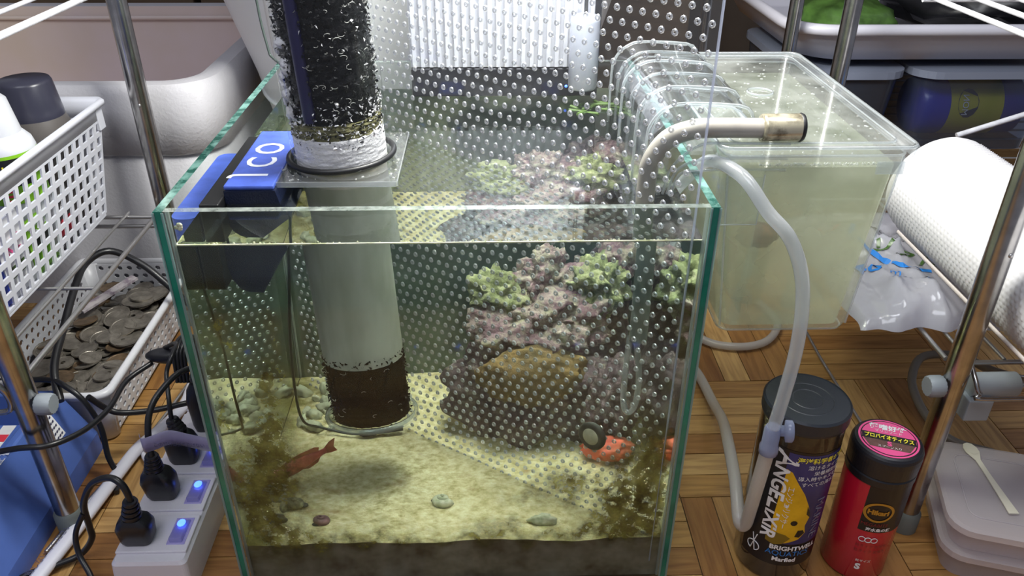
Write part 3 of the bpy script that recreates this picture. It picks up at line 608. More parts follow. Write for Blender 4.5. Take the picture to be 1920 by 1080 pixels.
def chips(name, zs, n, mat, rmin, rmax):
    m = MB()
    for k in range(n):
        z = random.uniform(*zs); a = random.uniform(0, 2*PI); r = random.uniform(rmin, rmax); c = AP(z)+q_@Vector((r*math.cos(a), r*math.sin(a), 0)); s = random.uniform(0.0007, 0.0018)
        P = [c+Vector((random.uniform(-1, 1), random.uniform(-1, 1), random.uniform(-1, 1)))*s for _ in range(4)]
        m.add(P, [(0, 1, 2), (0, 2, 3), (0, 3, 1), (1, 3, 2)])
    o = m.build(name, mat, rt); o['kind'] = 'stuff'; RECV.append(o)
chips('granules', (0.106, 0.162), 1500, 'carbon_wet', 0.0268, 0.0288)
chips('granules', (0.302, 0.43), 3200, 'carbon', 0.0262, 0.0288)
chips('pale_granules', (0.300, 0.33), 700, 'wool', 0.0268, 0.0288)
chips('pale_granules', (0.33, 0.43), 150, 'wool', 0.0275, 0.0290)
m = MB()
for k in range(300):
    z = random.uniform(0.312, 0.43) if k < 250 else random.uniform(0.108, 0.155); a0 = random.uniform(0, 2*PI); P = []; rr = random.uniform(0.0008, 0.0028); ph = random.uniform(0, 6)
    for q in range(5):
        th = ph+q*0.75; a = a0+rr*math.cos(th)/0.0289; P.append(AP(z+rr*math.sin(th)*0.6)+q_@Vector((0.0289*math.cos(a), 0.0289*math.sin(a), 0)))
    m.tube(P, 0.00016, 4, sub=1)
o = m.build('curls', 'curl', rt); o['kind'] = 'stuff'; RECV.append(o)
for k in range(9):
    z = 0.322+k*0.0055+random.uniform(-0.002, 0.002); a = math.radians(205+random.uniform(-16, 14)); c = AP(z)+q_@Vector((0.0268*math.cos(a), 0.0268*math.sin(a), 0))
    MB().ell(c, (0.0035, 0.0038, 0.0028+0.002*random.random()), 14, 10, nz=0.5, nf=3, seed=k).build('wool_tuft', 'wool', rt)
MB().torus(AP(0.2915), 0.0335, 0.0019, 64, 10, axis=AX).build('rubber_ring', 'black_rubber', rt)
# clear bracket plate with a round hole around the tube
bk = thing('bracket_plate', 'wet clear plate with a round hole holding the reactor tube', 'bracket', (-0.07, 0.107, 0.284))
m = MB(); hc = AP(0.286); 
for zz in (0.2850, 0.2878):
    ring = []; outer = []
    for k in range(48):
        a = 2*PI*k/48; c, s_ = math.cos(a), math.sin(a); ring.append(Vector((hc.x+0.0325*c, hc.y+0.0325*s_, zz)))
        tx = ((-0.030-hc.x)/c if c > 0 else (-0.113-hc.x)/c) if abs(c) > 1e-6 else 9; ty = ((0.155-hc.y)/s_ if s_ > 0 else (0.067-hc.y)/s_) if abs(s_) > 1e-6 else 9
        q = min(tx, ty); outer.append(Vector((hc.x+q*c, hc.y+q*s_, zz)))
    m.add(outer+ring, [(k, (k+1) % 48, 48+(k+1) % 48, 48+k) for k in range(48)])
m.build('plate', 'lip', bk); e = MB()
e.box((-0.113, 0.0662, 0.2848), (-0.030, 0.0670, 0.2880)); e.box((-0.0298, 0.067, 0.2848), (-0.0290, 0.155, 0.2880)); e.build('plate_edge', 'shine', bk)
m = MB()
for k in range(260):
    x = random.uniform(-0.111, -0.032); y = random.uniform(0.069, 0.153)
    if (x-hc.x)**2+(y-hc.y)**2 < 0.035**2: continue
    r = random.uniform(0.0003, 0.0013); m.ell((x, y, 0.2880), (r, r, r*0.5), 8, 4)
o = m.build('droplets', 'bubble', bk); o['kind'] = 'stuff'
# temperature probe
pb = thing('probe', 'black probe lying on the sand with its thin cable hanging down the tube', 'probe', (-0.077, 0.172, 0.05))
RECV.append(MB().tube([(-0.1585, 0.300, 0.50), (-0.1630, 0.306, 0.36), (-0.1588, 0.3035, 0.311), (-0.154, 0.2985, 0.3025), (-0.135, 0.27, 0.298), (-0.118, 0.20, 0.290), (-0.112, 0.155, 0.265), (-0.112, 0.150, 0.225), (-0.120, 0.150, 0.150), (-0.122, 0.150, 0.100), (-0.121, 0.160, 0.070), (-0.113, 0.180, 0.053), (-0.090, 0.172, 0.0505), (-0.078, 0.170, 0.0505)], 0.0011, 8).build('cable', 'scale_grey', pb))
RECV.append(MB().tube([(-0.080, 0.170, 0.0510), (-0.072, 0.171, 0.0510), (-0.060, 0.174, 0.0510), (-0.046, 0.178, 0.0510)], lambda t: 0.0034 if 0.1 < t < 0.5 else 0.0024, 12).build('probe_body', 'scale_grey', pb))
# magnet cleaner: inner half
mi_ = thing('magnet_cleaner', 'blue and navy magnet cleaner half inside the glass beside the tube', 'magnet cleaner', (-0.12, 0.11, 0.225))
def mprof(y, s=1.0): 
    pts = [(-0.1325, 0.2855), (-0.1325, 0.243), (-0.1310, 0.235), (-0.1275, 0.2285), (-0.1225, 0.2255), (-0.1135, 0.2250), (-0.0950, 0.2550), (-0.1020, 0.2855)]
    return [Vector((a, y, b)) for a, b in pts]
RECV.append(MB().loft([mprof(0.060), mprof(0.158)], smooth=False).build('body', 'magnet_navy', mi_, bevel=0.001))
MB().box((-0.1325, 0.0605, 0.2856), (-0.1025, 0.1575, 0.2885)).build('top_plate', 'magnet_blue', mi_, bevel=0.001)
MB().box((-0.1445, 0.048, 0.232), (-0.1326, 0.165, 0.282)).build('felt_pad', 'black_rubber', mi_, bevel=0.001)
for i, (ch, y) in enumerate((('J', 0.074), ('C', 0.089), ('O', 0.112))):
    text_obj(ch, 0.026, 'letter_white', plane_fn((-0.1275, y, 0.2887), (0.0, 1.0, 0), (1.0, 0.0, 0)), mi_, bold=0.0003)
mo = thing('magnet_cleaner', 'rounded blue magnet cleaner half pressed on the outside of the glass', 'magnet cleaner', (-0.165, 0.11, 0.235))
MB().loft([rrect(-0.168, -0.1512, 0.058, 0.168, 0.007, z) for z in (0.232, 0.268)]).build('body', 'magnet_blue', mo, bevel=0.002)
MB().box((-0.1512, 0.062, 0.234), (-0.1503, 0.162, 0.266)).build('felt_pad', 'black_rubber', mo)

# ------------------------------------------------------------------ finned lamp over the tank's back
lp = thing('aquarium_lamp', 'finned silver lamp housing standing over the back of the tank', 'lamp', (0.04, 0.27, 0.28))
MB().box((-0.036, 0.268, 0.303), (0.112, 0.288, 0.44)).build('heat_sink', 'alu', lp)
for k in range(22):
    x = -0.034+k*0.00675; MB().box((x, 0.2635, 0.304), (x+0.0032, 0.268, 0.44)).build('fin', 'alu', lp)
MB().box((-0.036, 0.266, 0.279), (0.117, 0.290, 0.302)).build('black_base', 'black', lp, bevel=0.001)
MB().box((0.112, 0.266, 0.303), (0.117, 0.290, 0.44)).build('black_side', 'black', lp)
MB().ell((0.091, 0.2657, 0.2875), (0.0012, 0.0006, 0.0012), 10, 6).build('indicator', 'led', lp)
pmp = thing('grey_cylinder', 'small grey cylinder hanging in front of the silver lamp fins', 'pump', (0.102, 0.246, 0.292))
MB().lathe([(0.0105, 0), (0.0115, 0.002), (0.0115, 0.052), (0.0105, 0.056), (0.004, 0.057)], (0.102, 0.246, 0.292), 28).build('body', 'alu_grey', pmp)
MB().cyl((0.102, 0.246, 0.348), (0.102, 0.250, 0.46), 0.0016, seg=8).build('stem', 'steel', pmp)
m = MB()
for k in range(14):
    a = k*0.45; c = Vector((0.112+0.014*math.cos(a), 0.238+0.012*math.sin(a*1.7), WZ-0.004)); m.tube([c, c+Vector((0.006*math.cos(k), 0.004, 0.003)), c+Vector((0.014*math.cos(k*2.1), 0.008*math.sin(k), 0.0045))], 0.0014, 5, sub=3)
o = m.build('floating_algae', 'macro', base=(0.112, 0.238, WZ-0.004)); tag(o, 'tuft of bright green algae at the surface below the grey cylinder', 'algae', kind='stuff')

# ------------------------------------------------------------------ hang-on-back filter
hb = thing('hang_on_filter', 'cloudy clear plastic filter box hanging on the tank’s side', 'filter', (0.217, 0.15, 0.186))
def hring(z, d=0): 
    q = (z-0.186)/0.124; x0 = 0.175-0.012*q+d; x1 = 0.262+0.008*q-d; y0 = 0.049-0.004*q+d; return rrect(x0, x1, y0, 0.250-d, 0.008, z)
m = MB(); m.loft([hring(0.187, 0.004), hring(0.1885, 0.001), hring(0.193), hring(0.311)], caps=False)
m.add(hring(0.187, 0.004), [tuple(range(23, -1, -1))], 0); m.build('box_wall', 'hob', hb)
m = MB().loft([hring(0.190, 0.004), hring(0.303, 0.0025)], caps=True); m.build('filter_water', 'hobwater', hb)
m = MB().loft([hring(0.309, -0.004), hring(0.3165, -0.005)], caps=False); m.build('lid_rim', 'shine', hb)
MB().add(hring(0.3165, -0.004), [tuple(range(24))]).build('lid_plate', 'lid', hb)
m = MB().tube(hring(0.3172, -0.0035)+[hring(0.3172, -0.0035)[0]], 0.0012, 6, sub=1).tube(hring(0.3172, 0.005)+[hring(0.3172, 0.005)[0]], 0.0007, 6, sub=1); m.build('lid_bead', 'shine', hb)
m = MB().tube(hring(0.311)+[hring(0.311)[0]], 0.0009, 6, sub=1); m.tube(hring(0.1875, 0.002)+[hring(0.1875, 0.002)[0]], 0.0008, 6, sub=1)
for x, y in ((0.177, 0.051), (0.262, 0.051)): pass
e_ = m.build('box_edges', 'shine', hb); e_['kind'] = 'stuff'
for a, b in (((0.177, 0.051, 0.192), (0.165, 0.047, 0.31)), ((0.2605, 0.051, 0.192), (0.268, 0.047, 0.31)), ((0.178, 0.248, 0.192), (0.166, 0.248, 0.31)), ((0.2605, 0.248, 0.192), (0.268, 0.248, 0.31))):
    MB().cyl(a, b, 0.0008, seg=6).build('corner_edge', 'shine', hb)
MB().torus((0.213, 0.150, 0.3172), 0.0085, 0.0008, 30, 6).build('lid_hole_ring', 'shine', hb)
MB().box((0.252, 0.0435, 0.300), (0.268, 0.0448, 0.3075)).build('lid_clip', 'shine', hb)
m = MB()
for k in range(260):
    x = random.uniform(0.185, 0.262); y = 0.0515 if k % 3 else random.uniform(0.055, 0.2); r = random.uniform(0.0003, 0.0009); m.ell((x, y, 0.3035+random.uniform(-0.0012, 0.0006)), (r, r, r), 6, 4)
for k in range(160):
    x = random.uniform(0.17, 0.262); y = random.uniform(0.055, 0.24); r = random.uniform(0.0003, 0.001); m.ell((x, y, 0.3166), (r*1.4, r, r*0.5), 6, 4)
o = m.build('bubbles', 'bubble', hb); o['kind'] = 'stuff'
m = MB().box((0.1885, 0.052, 0.20), (0.1897, 0.235, 0.300)); m.build('inner_baffle', 'hob', hb)
MB().cyl((0.204, 0.085, 0.192), (0.204, 0.085, 0.235), 0.010, seg=24).build('pump_tube', 'hob', hb)
MB().ell((0.204, 0.085, 0.240), (0.0135, 0.010, 0.008), 20, 12, nz=0.35, nf=2.5).build('brown_sponge', 'brown_sponge', hb)
MB().box((0.160, 0.0445, 0.268), (0.187, 0.0455, 0.298)).build('front_cup', 'lip', hb)
MB().tube([(0.160, 0.0440, 0.268), (0.187, 0.0440, 0.268), (0.187, 0.0440, 0.300)], 0.0006, 5, sub=1).build('cup_edge', 'shine', hb)
# overflow lip with ribs, reaching over the tank's side wall
def arcp(y, d=0.0):
    P = [(0.121+d, y, 0.262), (0.121+d, y, 0.300-d)]
    for k in range(1, 8):
        a = PI-PI/2*k/8; P.append((0.143+(0.022-d)*math.cos(a), y, 0.312-d+0.022*math.sin(a)*1.0))
    P += [(0.150, y, 0.334-d), (0.176, y, 0.3325-d), (0.184, y, 0.328-d), (0.187, y, 0.318)]
    return P
m = MB(); m.loft([[Vector(p) for p in arcp(y)] for y in (0.075, 0.148, 0.222)], caps=False, closed=False); m.build('overflow_lip', 'lip', hb)
m = MB(); m.loft([[Vector(p) for p in arcp(y, 0.007)] for y in (0.10, 0.20)], caps=False, closed=False); m.build('inner_lip', 'lip', hb)
for k, y in enumerate((0.075, 0.106, 0.140, 0.168, 0.196, 0.222)):
    MB().tube([Vector(p) for p in arcp(y, 0.0 if k % 2 else 0.001)], 0.0011, 6, sub=2).build('rib', 'shine', hb)
for y in (0.09, 0.125, 0.16, 0.205):
    MB().tube([Vector(p) for p in arcp(y, 0.007)], 0.0007, 6, sub=2).build('rib', 'shine', hb)
MB().box((0.150, 0.075, 0.3005), (0.186, 0.222, 0.303)).build('saddle', 'lip', hb)
MB().hexa([(0.124, 0.095, 0.262), (0.142, 0.095, 0.262), (0.142, 0.150, 0.262), (0.124, 0.150, 0.262), (0.124, 0.095, 0.300), (0.142, 0.095, 0.318), (0.142, 0.150, 0.318), (0.124, 0.150, 0.300)]).build('intake_block', 'lip', hb)
MB().tube([(0.186, 0.075, 0.3175), (0.186, 0.222, 0.3175)], 0.0016, 8, sub=1).build('hinge_bar', 'shine', hb)
# front guide rails below the elbow
for dz in (0.0, 0.009, 0.016):
    MB().tube([(0.130+dz*0.3, 0.052, 0.285), (0.134+dz*0.3, 0.052, 0.302-dz*0.3), (0.148, 0.050, 0.316-dz), (0.165, 0.049, 0.3175-dz), (0.200, 0.0475, 0.3175-dz)], 0.0009, 6).build('guide_rail', 'shine', hb)
# elbow intake pipe
pp = thing('intake_pipe', 'grey-beige elbow pipe rising from the tank and bending into the filter', 'pipe', (0.122, 0.062, 0.18))
MB().tube([(0.122, 0.062, 0.268), (0.122, 0.062, 0.290), (0.1235, 0.060, 0.304), (0.131, 0.057, 0.3175), (0.143, 0.054, 0.3240), (0.156, 0.053, 0.3255), (0.184, 0.052, 0.3255)], 0.0058, 16).build('elbow', 'pipe', pp)
RECV.append(MB().cyl((0.1225, 0.062, 0.185), (0.122, 0.062, 0.268), 0.0062, seg=18).build('down_pipe', 'pipe_wet', pp))
MB().lathe([(0.0060, 0), (0.0078, 0.0), (0.0080, 0.002), (0.0080, 0.022), (0.0074, 0.0235), (0.0040, 0.0235)], (0.183, 0.052, 0.3258), 24, 0, (1, 0, 0)).build('coupling', 'brass', pp)
MB().torus((0.2055, 0.052, 0.3258), 0.0066, 0.0018, 24, 8, axis=(1, 0, 0)).build('coupling_ring', 'black_rubber', pp)
RECV.append(MB().tube([(0.117, 0.062, 0.188), (0.116, 0.062, 0.160), (0.1165, 0.062, 0.135), (0.120, 0.062, 0.126), (0.1245, 0.062, 0.132), (0.1255, 0.062, 0.155), (0.121, 0.062, 0.188)], 0.0022, 10).build('clear_loop', 'shine', pp))
# hoses
hz = thing('air_hose', 'clear hose arching out of the tank and down past the filter box', 'hose', (0.2001, -0.01, 0.156))
MB().tube([(0.140, 0.118, 0.236), (0.146, 0.098, 0.262), (0.1515, 0.078, 0.285), (0.157, 0.055, 0.3045), (0.1690, 0.030, 0.3050), (0.1815, 0.015, 0.2898), (0.1922, 0.005, 0.2791), (0.2007, 0.0, 0.2598), (0.2042, -0.004, 0.2375), (0.2051, -0.006, 0.2092), (0.2029, -0.008, 0.1793), (0.2001, -0.01, 0.155)], 0.0041, 14).build('hose', 'hose', hz)
vv = MB().lathe([(0.0046, 0), (0.0060, 0.001), (0.0060, 0.006), (0.0052, 0.008), (0.0052, 0.020), (0.0042, 0.022)], (0.2001, -0.0095, 0.134), 18); vv.build('valve_body', 'valve', hz)
MB().lathe([(0.0035, 0), (0.0035, 0.004), (0.0070, 0.0045), (0.0070, 0.0085), (0.0055, 0.0095)], (0.2035, -0.0090, 0.1520), 18, 0, (1, -0.25, 0.1)).build('valve_knob', 'valve', hz)
MB().tube([(0.2000, -0.0090, 0.136), (0.2024, 0.0, 0.097), (0.2055, 0.010, 0.0600), (0.2062, 0.0135, 0.0470), (0.2045, 0.0160, 0.0425), (0.2025, 0.0195, 0.0480), (0.2060, 0.045, 0.056), (0.2130, 0.09, 0.054), (0.224, 0.14, 0.035), (0.2310, 0.19, 0.014), (0.2297, 0.2428, 0.008), (0.2200, 0.275, 0.0065)], 0.0046, 14).build('return_hose', 'milk_hose', hz)
o = MB().tube([(0.200, 0.36, 0.006), (0.2250, 0.325, 0.006), (0.2417, 0.3132, 0.006), (0.2602, 0.2958, 0.006), (0.2868, 0.2903, 0.006), (0.3110, 0.2966, 0.006), (0.3290, 0.3142, 0.006), (0.3390, 0.3401, 0.006), (0.33, 0.38, 0.006)], 0.0042, 10).build('floor_hose', 'milk_hose', base=(0.28, 0.31, 0.002)); tag(o, 'milky hose looped on the floor under the filter box', 'hose')
o = MB().tube([(0.52, 0.06, 0.10), (0.47, 0.10, 0.095), (0.47, 0.17, 0.06), (0.4716, 0.2211, 0.04), (0.4455, 0.2352, 0.03), (0.4277, 0.2150, 0.02), (0.4213, 0.1877, 0.015), (0.4216, 0.1609, 0.012), (0.4333, 0.1400, 0.0065), (0.46, 0.125, 0.006)], 0.0040, 10).build('grey_hose', pbr('grey_hose', (0.20, 0.18, 0.15), 0.4), base=(0.43, 0.17, 0.002)); tag(o, 'grey hose curled on the floor behind the pole and lidded boxes', 'hose')

# ================================================================== CANISTERS
def cylpatch(m, cx, cy_, r, th0, s0, s1, z0, z1, mi=0, n=None):
    n = n or max(2, int(abs(s1-s0)/6)); vs = []
    for k in range(n+1):
        a = math.radians(th0+s0+(s1-s0)*k/n)
        for z in (z0, z1): vs.append((cx+r*math.cos(a), cy_+r*math.sin(a), z))
    m.add(vs, [(2*k, 2*k+2, 2*k+3, 2*k+1) for k in range(n)], mi, True); return m
def cylpoly(m, cx, cy_, r, th0, pts, mi=0):
    c = (sum(p[0] for p in pts)/len(pts), sum(p[1] for p in pts)/len(pts)); P = [c]+list(pts); n = len(pts)
    vs = []; 
    Q = 9; pts = [((p[0]*(3-k)+pts[(i+1) % len(pts)][0]*k)/3, (p[1]*(3-k)+pts[(i+1) % len(pts)][1]*k)/3) for i, p in enumerate(pts) for k in range(3)]; n = len(pts)
    for q in [k/(Q-1) for k in range(Q)]:
        for p in pts:
            s = c[0]+(p[0]-c[0])*q; z = c[1]+(p[1]-c[1])*q; a = math.radians(th0+s); vs.append((cx+r*math.cos(a), cy_+r*math.sin(a), z))
    m.add(vs, [(q*n+k, q*n+(k+1) % n, (q+1)*n+(k+1) % n, (q+1)*n+k) for q in range(Q-1) for k in range(n)], mi, True); return m
cx, cyy, cr_, TH = 0.2360, 0.0270, 0.0272, -117.0
can = thing('food_canister', 'tall clear canister with dark lid and a yellow fish on its black label', 'canister', (cx, cyy, 0))
MB().lathe([(0.0255, 0.0), (cr_, 0.003), (cr_, 0.139)], (cx, cyy, 0), 48).build('body', 'can_clear', can)
MB().lathe([(0.0250, 0.002), (0.0250, 0.128)], (cx, cyy, 0), 40).build('contents', 'can_dark', can)
MB().lathe([(0.0278, 0.137), (0.0284, 0.139), (0.0284, 0.147), (0.0272, 0.1485), (0.0268, 0.1478), (0.018, 0.1478), (0.0175, 0.1481), (0.0168, 0.1481), (0.0163, 0.1478), (0.011, 0.1478), (0.0105, 0.1481), (0.0098, 0.1481), (0.0093, 0.1478), (0.002, 0.1478)], (cx, cyy, 0), 72, smooth=False).build('lid', 'can_lid', can)
lb = MB(); cylpatch(lb, cx, cyy, cr_+0.0002, TH, -48, 80, 0.018, 0.124, 0); lb.build('label', 'label_black', can)
lb = MB(); cylpatch(lb, cx, cyy, cr_+0.0003, TH, -6, 78, 0.040, 0.122, 0); lb.build('label_picture', 'label_violet', can)
lb = MB()
cylpoly(lb, cx, cyy, cr_+0.00045, TH, [(-4, 0.108), (4, 0.106), (14, 0.098), (27, 0.088), (38, 0.076), (43, 0.066), (39, 0.058), (42, 0.051), (34, 0.045), (16, 0.041), (0, 0.039), (-6, 0.041), (-8, 0.060), (-6, 0.085)]); lb.build('fish_picture', 'fish_yellow', can)
lb = MB(); cylpoly(lb, cx, cyy, cr_+0.0006, TH, [(22+5*math.cos(a), 0.061+0.0024*math.sin(a)) for a in [k*PI/5 for k in range(10)]]); cylpoly(lb, cx, cyy, cr_+0.0006, TH, [(30, 0.054), (38, 0.054), (41, 0.051), (34, 0.047), (27, 0.048)]); cylpoly(lb, cx, cyy, cr_+0.0006, TH, [(36, 0.077), (42, 0.070), (43, 0.066), (37, 0.069)]); lb.build('fish_features', 'eye', can)
lb = MB(); cylpoly(lb, cx, cyy, cr_+0.0005, TH, [(-12, 0.046), (0, 0.050), (14, 0.049), (22, 0.046), (12, 0.040), (0, 0.038), (-12, 0.040)]); lb.build('fish_underside', 'fish_shade', can)
def cyf(cx, cy_, r, th0, s0, z0, rot=False):
    if rot: return lambda u, v: (cx+r*math.cos(math.radians(th0+s0)+v/r), cy_+r*math.sin(math.radians(th0+s0)+v/r), z0-u)
    return lambda u, v: (cx+r*math.cos(math.radians(th0+s0)+u/r), cy_+r*math.sin(math.radians(th0+s0)+u/r), z0+v)
rT = cr_+0.0008
text_obj('A', 0.0205, 'white_print', cyf(cx, cyy, rT, TH, -20, 0.1225, True), can, bold=0.0004, shear=0.15)
text_obj('NGE', 0.0142, 'white_print', cyf(cx, cyy, rT, TH, -20, 0.1092, True), can, bold=0.0004, shear=0.15)
text_obj('L', 0.0195, 'white_print', cyf(cx, cyy, rT, TH, -20, 0.0800, True), can, bold=0.0004, shear=0.15)
text_obj('IXIR', 0.0142, 'white_print', cyf(cx, cyy, rT, TH, -20, 0.0690, True), can, bold=0.0004, shear=0.15)
text_obj('エンジェリクサー', 0.0058, 'white_print', cyf(cx, cyy, rT, TH, 3, 0.094, True), can, wx=0.85)
text_obj('海洋科学者が考案', 0.0050, 'yellow_print', cyf(cx, cyy, rT, TH, 6, 0.1160), can, bold=0.0001)
for k, (s_, l) in enumerate(((22, '溶けるタイプの'), (32, '栄養補助食'), (12, '導入時やキズを受けた'), (18, 'すべての海水魚に'))): text_obj(l, 0.0042, 'white_print', cyf(cx, cyy, rT, TH, s_, 0.1105-k*0.0050), can)
text_obj('MARINE', 0.0105, 'valve', cyf(cx, cyy, rT, TH, 50, 0.082, True), can)
text_obj('BRIGHTWELL', 0.0058, 'white_print', cyf(cx, cyy, rT, TH, -4, 0.0340), can, bold=0.0002)
text_obj('AQUATICS', 0.0065, 'sky_blue', cyf(cx, cyy, rT, TH, -8, 0.0285), can)
text_obj('Marfied', 0.0055, 'white_print', cyf(cx, cyy, rT, TH, 3, 0.0230), can, bold=0.0002)
lb = MB(); P = []
for q in range(15):
    a = math.radians(20+320*q/14); P.append((math.radians(TH-27)+0.17*math.sin(-a), 0.0290-0.0042*math.cos(a)))
P = [(math.radians(TH-27)-0.06, 0.0400)]+P[::-1]+[(math.radians(TH-27)+0.06, 0.0400)]
lb.tube([Vector((cx+rT*math.cos(a), cyy+rT*math.sin(a), z)) for a, z in P], 0.0004, 5, sub=1); lb.build('flask_emblem', 'white_print', can)
# red canister
rx, ry, rr_ = 0.2960, 0.0220, 0.0225; TH2 = -124.0
rc = thing('food_canister', 'short red canister with black screw lid and pink round lid sticker', 'canister', (rx, ry, 0))
MB().lathe([(0.0205, 0.0), (rr_, 0.002), (rr_, 0.092), (0.0205, 0.096)], (rx, ry, 0), 48).build('body', 'red_can', rc)
MB().lathe([(0.0215, 0.090), (0.0232, 0.091), (0.0232, 0.096), (0.0225, 0.097), (0.0232, 0.098), (0.0236, 0.108), (0.0234, 0.1120), (0.0228, 0.1140), (0.0216, 0.1155), (0.0200, 0.1160), (0.001, 0.1160)], (rx, ry, 0), 72, smooth=False).build('lid', 'black', rc)
MB().lathe([(0.0195, 0.11605), (0.0195, 0.1163)], (rx, ry, 0), 48).build('sticker_rim', 'pink', rc)
MB().lathe([(0.0182, 0.11632), (0.0182, 0.1164)], (rx, ry, 0), 48).build('sticker_ring', 'label_black', rc)
MB().lathe([(0.0174, 0.11642), (0.0174, 0.1165)], (rx, ry, 0), 48).build('sticker', 'pink', rc)
tv = Vector((0.53, 0.85, 0)); tr_ = Vector((0.85, -0.53, 0)); tv = Vector((0.35, 0.94, 0)).normalized(); tr_ = Vector((tv.y, -tv.x, 0))
cc = Vector((rx, ry, 0.11655))
m = MB(); P = [cc+tr_*a+tv*b for a, b in ((-0.0172, 0.0035), (0.0172, 0.0035), (0.0172, -0.0035), (-0.0172, -0.0035))]; m.add(P, [(3, 2, 1, 0)]); m.build('sticker_band', 'label_black', rc)
m = MB(); P = [cc+tr_*a+tv*b for a, b in ((-0.0165, -0.0035), (0.0165, -0.0035), (0.0125, -0.0115), (-0.0125, -0.0115))]; m.add(P, [(3, 2, 1, 0)]); m.build('sticker_photo', 'brown_print', rc)
up3 = Vector((0, 0, 0.0002))
text_obj('超嗜好性', 0.0060, 'white_print', plane_fn(cc+up3+tv*0.0085, tr_, tv), rc, align='CENTER', bold=0.0002)
text_obj('マリンフード', 0.0030, 'white_print', plane_fn(cc+up3+tv*0.0052, tr_, tv), rc, align='CENTER')
text_obj('プロバイオティクス', 0.0052, 'yellow_print', plane_fn(cc+up3*2-tv*0.0022, tr_, tv), rc, align='CENTER', bold=0.00015, wx=0.68)
text_obj('S', 0.0060, 'pink', plane_fn(cc+up3*2-tv*0.0085, tr_, tv), rc, align='CENTER', bold=0.0003)
text_obj('スプーン入り', 0.0026, 'white_print', plane_fn(cc+up3*2-tv*0.0110, tr_, tv), rc, align='CENTER')
lb = MB(); cylpatch(lb, rx, ry, rr_+0.0002, TH2, -4, 95, 0.050, 0.0905); lb.build('black_label', 'label_black', rc)
lb = MB(); rr3 = rr_+0.0006; s0 = 22
for R1, R2 in ((0.0105, 0.0085), ):
    vs = []
    for k in range(32):
        a = 2*PI*k/32
        for R_ in (R1, R2): th = math.radians(TH2+s0)+R_*math.cos(a)/rr3; vs.append((rx+rr3*math.cos(th), ry+rr3*math.sin(th), 0.0690+R_*math.sin(a)*0.85))
    lb.add(vs, [(2*k, 2*((k+1) % 32), 2*((k+1) % 32)+1, 2*k+1) for k in range(32)])
lb.build('gold_ring_emblem', 'gold', rc)
text_obj('Hikari', 0.0058, 'gold', cyf(rx, ry, rr3, TH2, s0-19, 0.0672), rc, bold=0.0003)
text_obj('MEGABITE', 0.0040, 'dark_red', cyf(rx, ry, rr3, TH2, -2, 0.0560), rc)
text_obj('海水魚の餌', 0.0034, 'white_print', cyf(rx, ry, rr3, TH2, 8, 0.0515), rc, bold=0.0001)
m = MB()
for k, s_ in enumerate((2, 12, 22)):
    th = math.radians(TH2+s_+6); m.torus((rx+rr3*math.cos(th), ry+rr3*math.sin(th), 0.0425), 0.0022, 0.0003, 16, 5, axis=(math.cos(th), math.sin(th), 0))
m.build('round_marks', 'white_print', rc)
for k in range(2): text_obj('粒タイプ 沈降性', 0.0030, 'dark_red', cyf(rx, ry, rr3, TH2, 0, 0.0350-k*0.005), rc)
text_obj('粒サイズ', 0.0026, 'white_print', cyf(rx, ry, rr3, TH2, 8, 0.0205), rc)
text_obj('S', 0.0075, 'white_print', cyf(rx, ry, rr3, TH2, 10, 0.0130), rc, bold=0.0004)
# lidded boxes with a spoon
def lbox(label, z0, h, d, gx):
    t = thing('food_box', label, 'container', ((0.362+gx+0.45)/2, 0.045, z0)); x0, x1, y0, y1 = 0.0+gx, 0.082+gx, 0.0, 0.096; before = set(COL.objects)
    MB().loft([rrect(x0+0.006, x1-0.006, y0+0.006, y1-0.006, 0.012, z0), rrect(x0+0.003, x1-0.003, y0+0.003, y1-0.003, 0.014, z0+h-0.005)]).build('tub', 'milkbox', t)
    MB().loft([rrect(x0-0.001, x1+0.001, y0-0.001, y1+0.001, 0.017, z0+h-0.006), rrect(x0-0.001, x1+0.001, y0-0.001, y1+0.001, 0.017, z0+h-0.001), rrect(x0+0.002, x1-0.002, y0+0.002, y1-0.002, 0.015, z0+h)], smooth=False).build('lid', 'milkbox', t)
    P = rrect(x0+0.014, x1-0.014, y0+0.014, y1-0.014, 0.008, z0+h+0.0002); MB().tube(P+[P[0]], 0.0007, 5, sub=1).build('lid_ridge', 'milkbox', t)
    Mr = Matrix.Translation((0.3500, 0.002, 0)) @ Matrix.Rotation(math.radians(-17), 4, 'Z'); off = OFF[t.name]
    for ch in t.children:
        for v in ch.data.vertices: v.co = Mr @ (v.co+off) - off
lbox('lower translucent lidded box of the pair beside the pole foot', 0.0, 0.027, 0, 0.0)
lbox('upper translucent lidded box of the pair, carrying the ivory spoon', 0.0275, 0.024, 0, -0.001)
spn = thing('spoon', 'small ivory plastic spoon lying on the lidded box', 'spoon', (0.402, 0.05, 0.0525))
m = MB(); a = Vector((0.4020, 0.0780, 0.0532)); b = Vector((0.3975, 0.0115, 0.0532)); d = (b-a).normalized(); s_ = d.cross(Z)
rings = []
for q, wd in ((-0.12, 0.0008), (-0.10, 0.0034), (-0.04, 0.0052), (0.03, 0.0054), (0.10, 0.0038), (0.17, 0.0020), (0.35, 0.0019), (0.6, 0.0024), (0.85, 0.0031), (1.0, 0.0036)):
    p = a+(b-a)*q; rings.append([p-s_*wd+Z*0.0005, p+s_*wd+Z*0.0005, p+s_*wd-Z*0.0006, p-s_*wd-Z*0.0006])
m.loft(rings, smooth=False); m.build('spoon_body', 'spoon', spn, bevel=0.0003)
MB().lathe([(0.0046, 0.0006), (0.0040, 0.0001)], a+Vector((0, -0.001, 0.0002)), 20).build('bowl', 'spoon', spn)

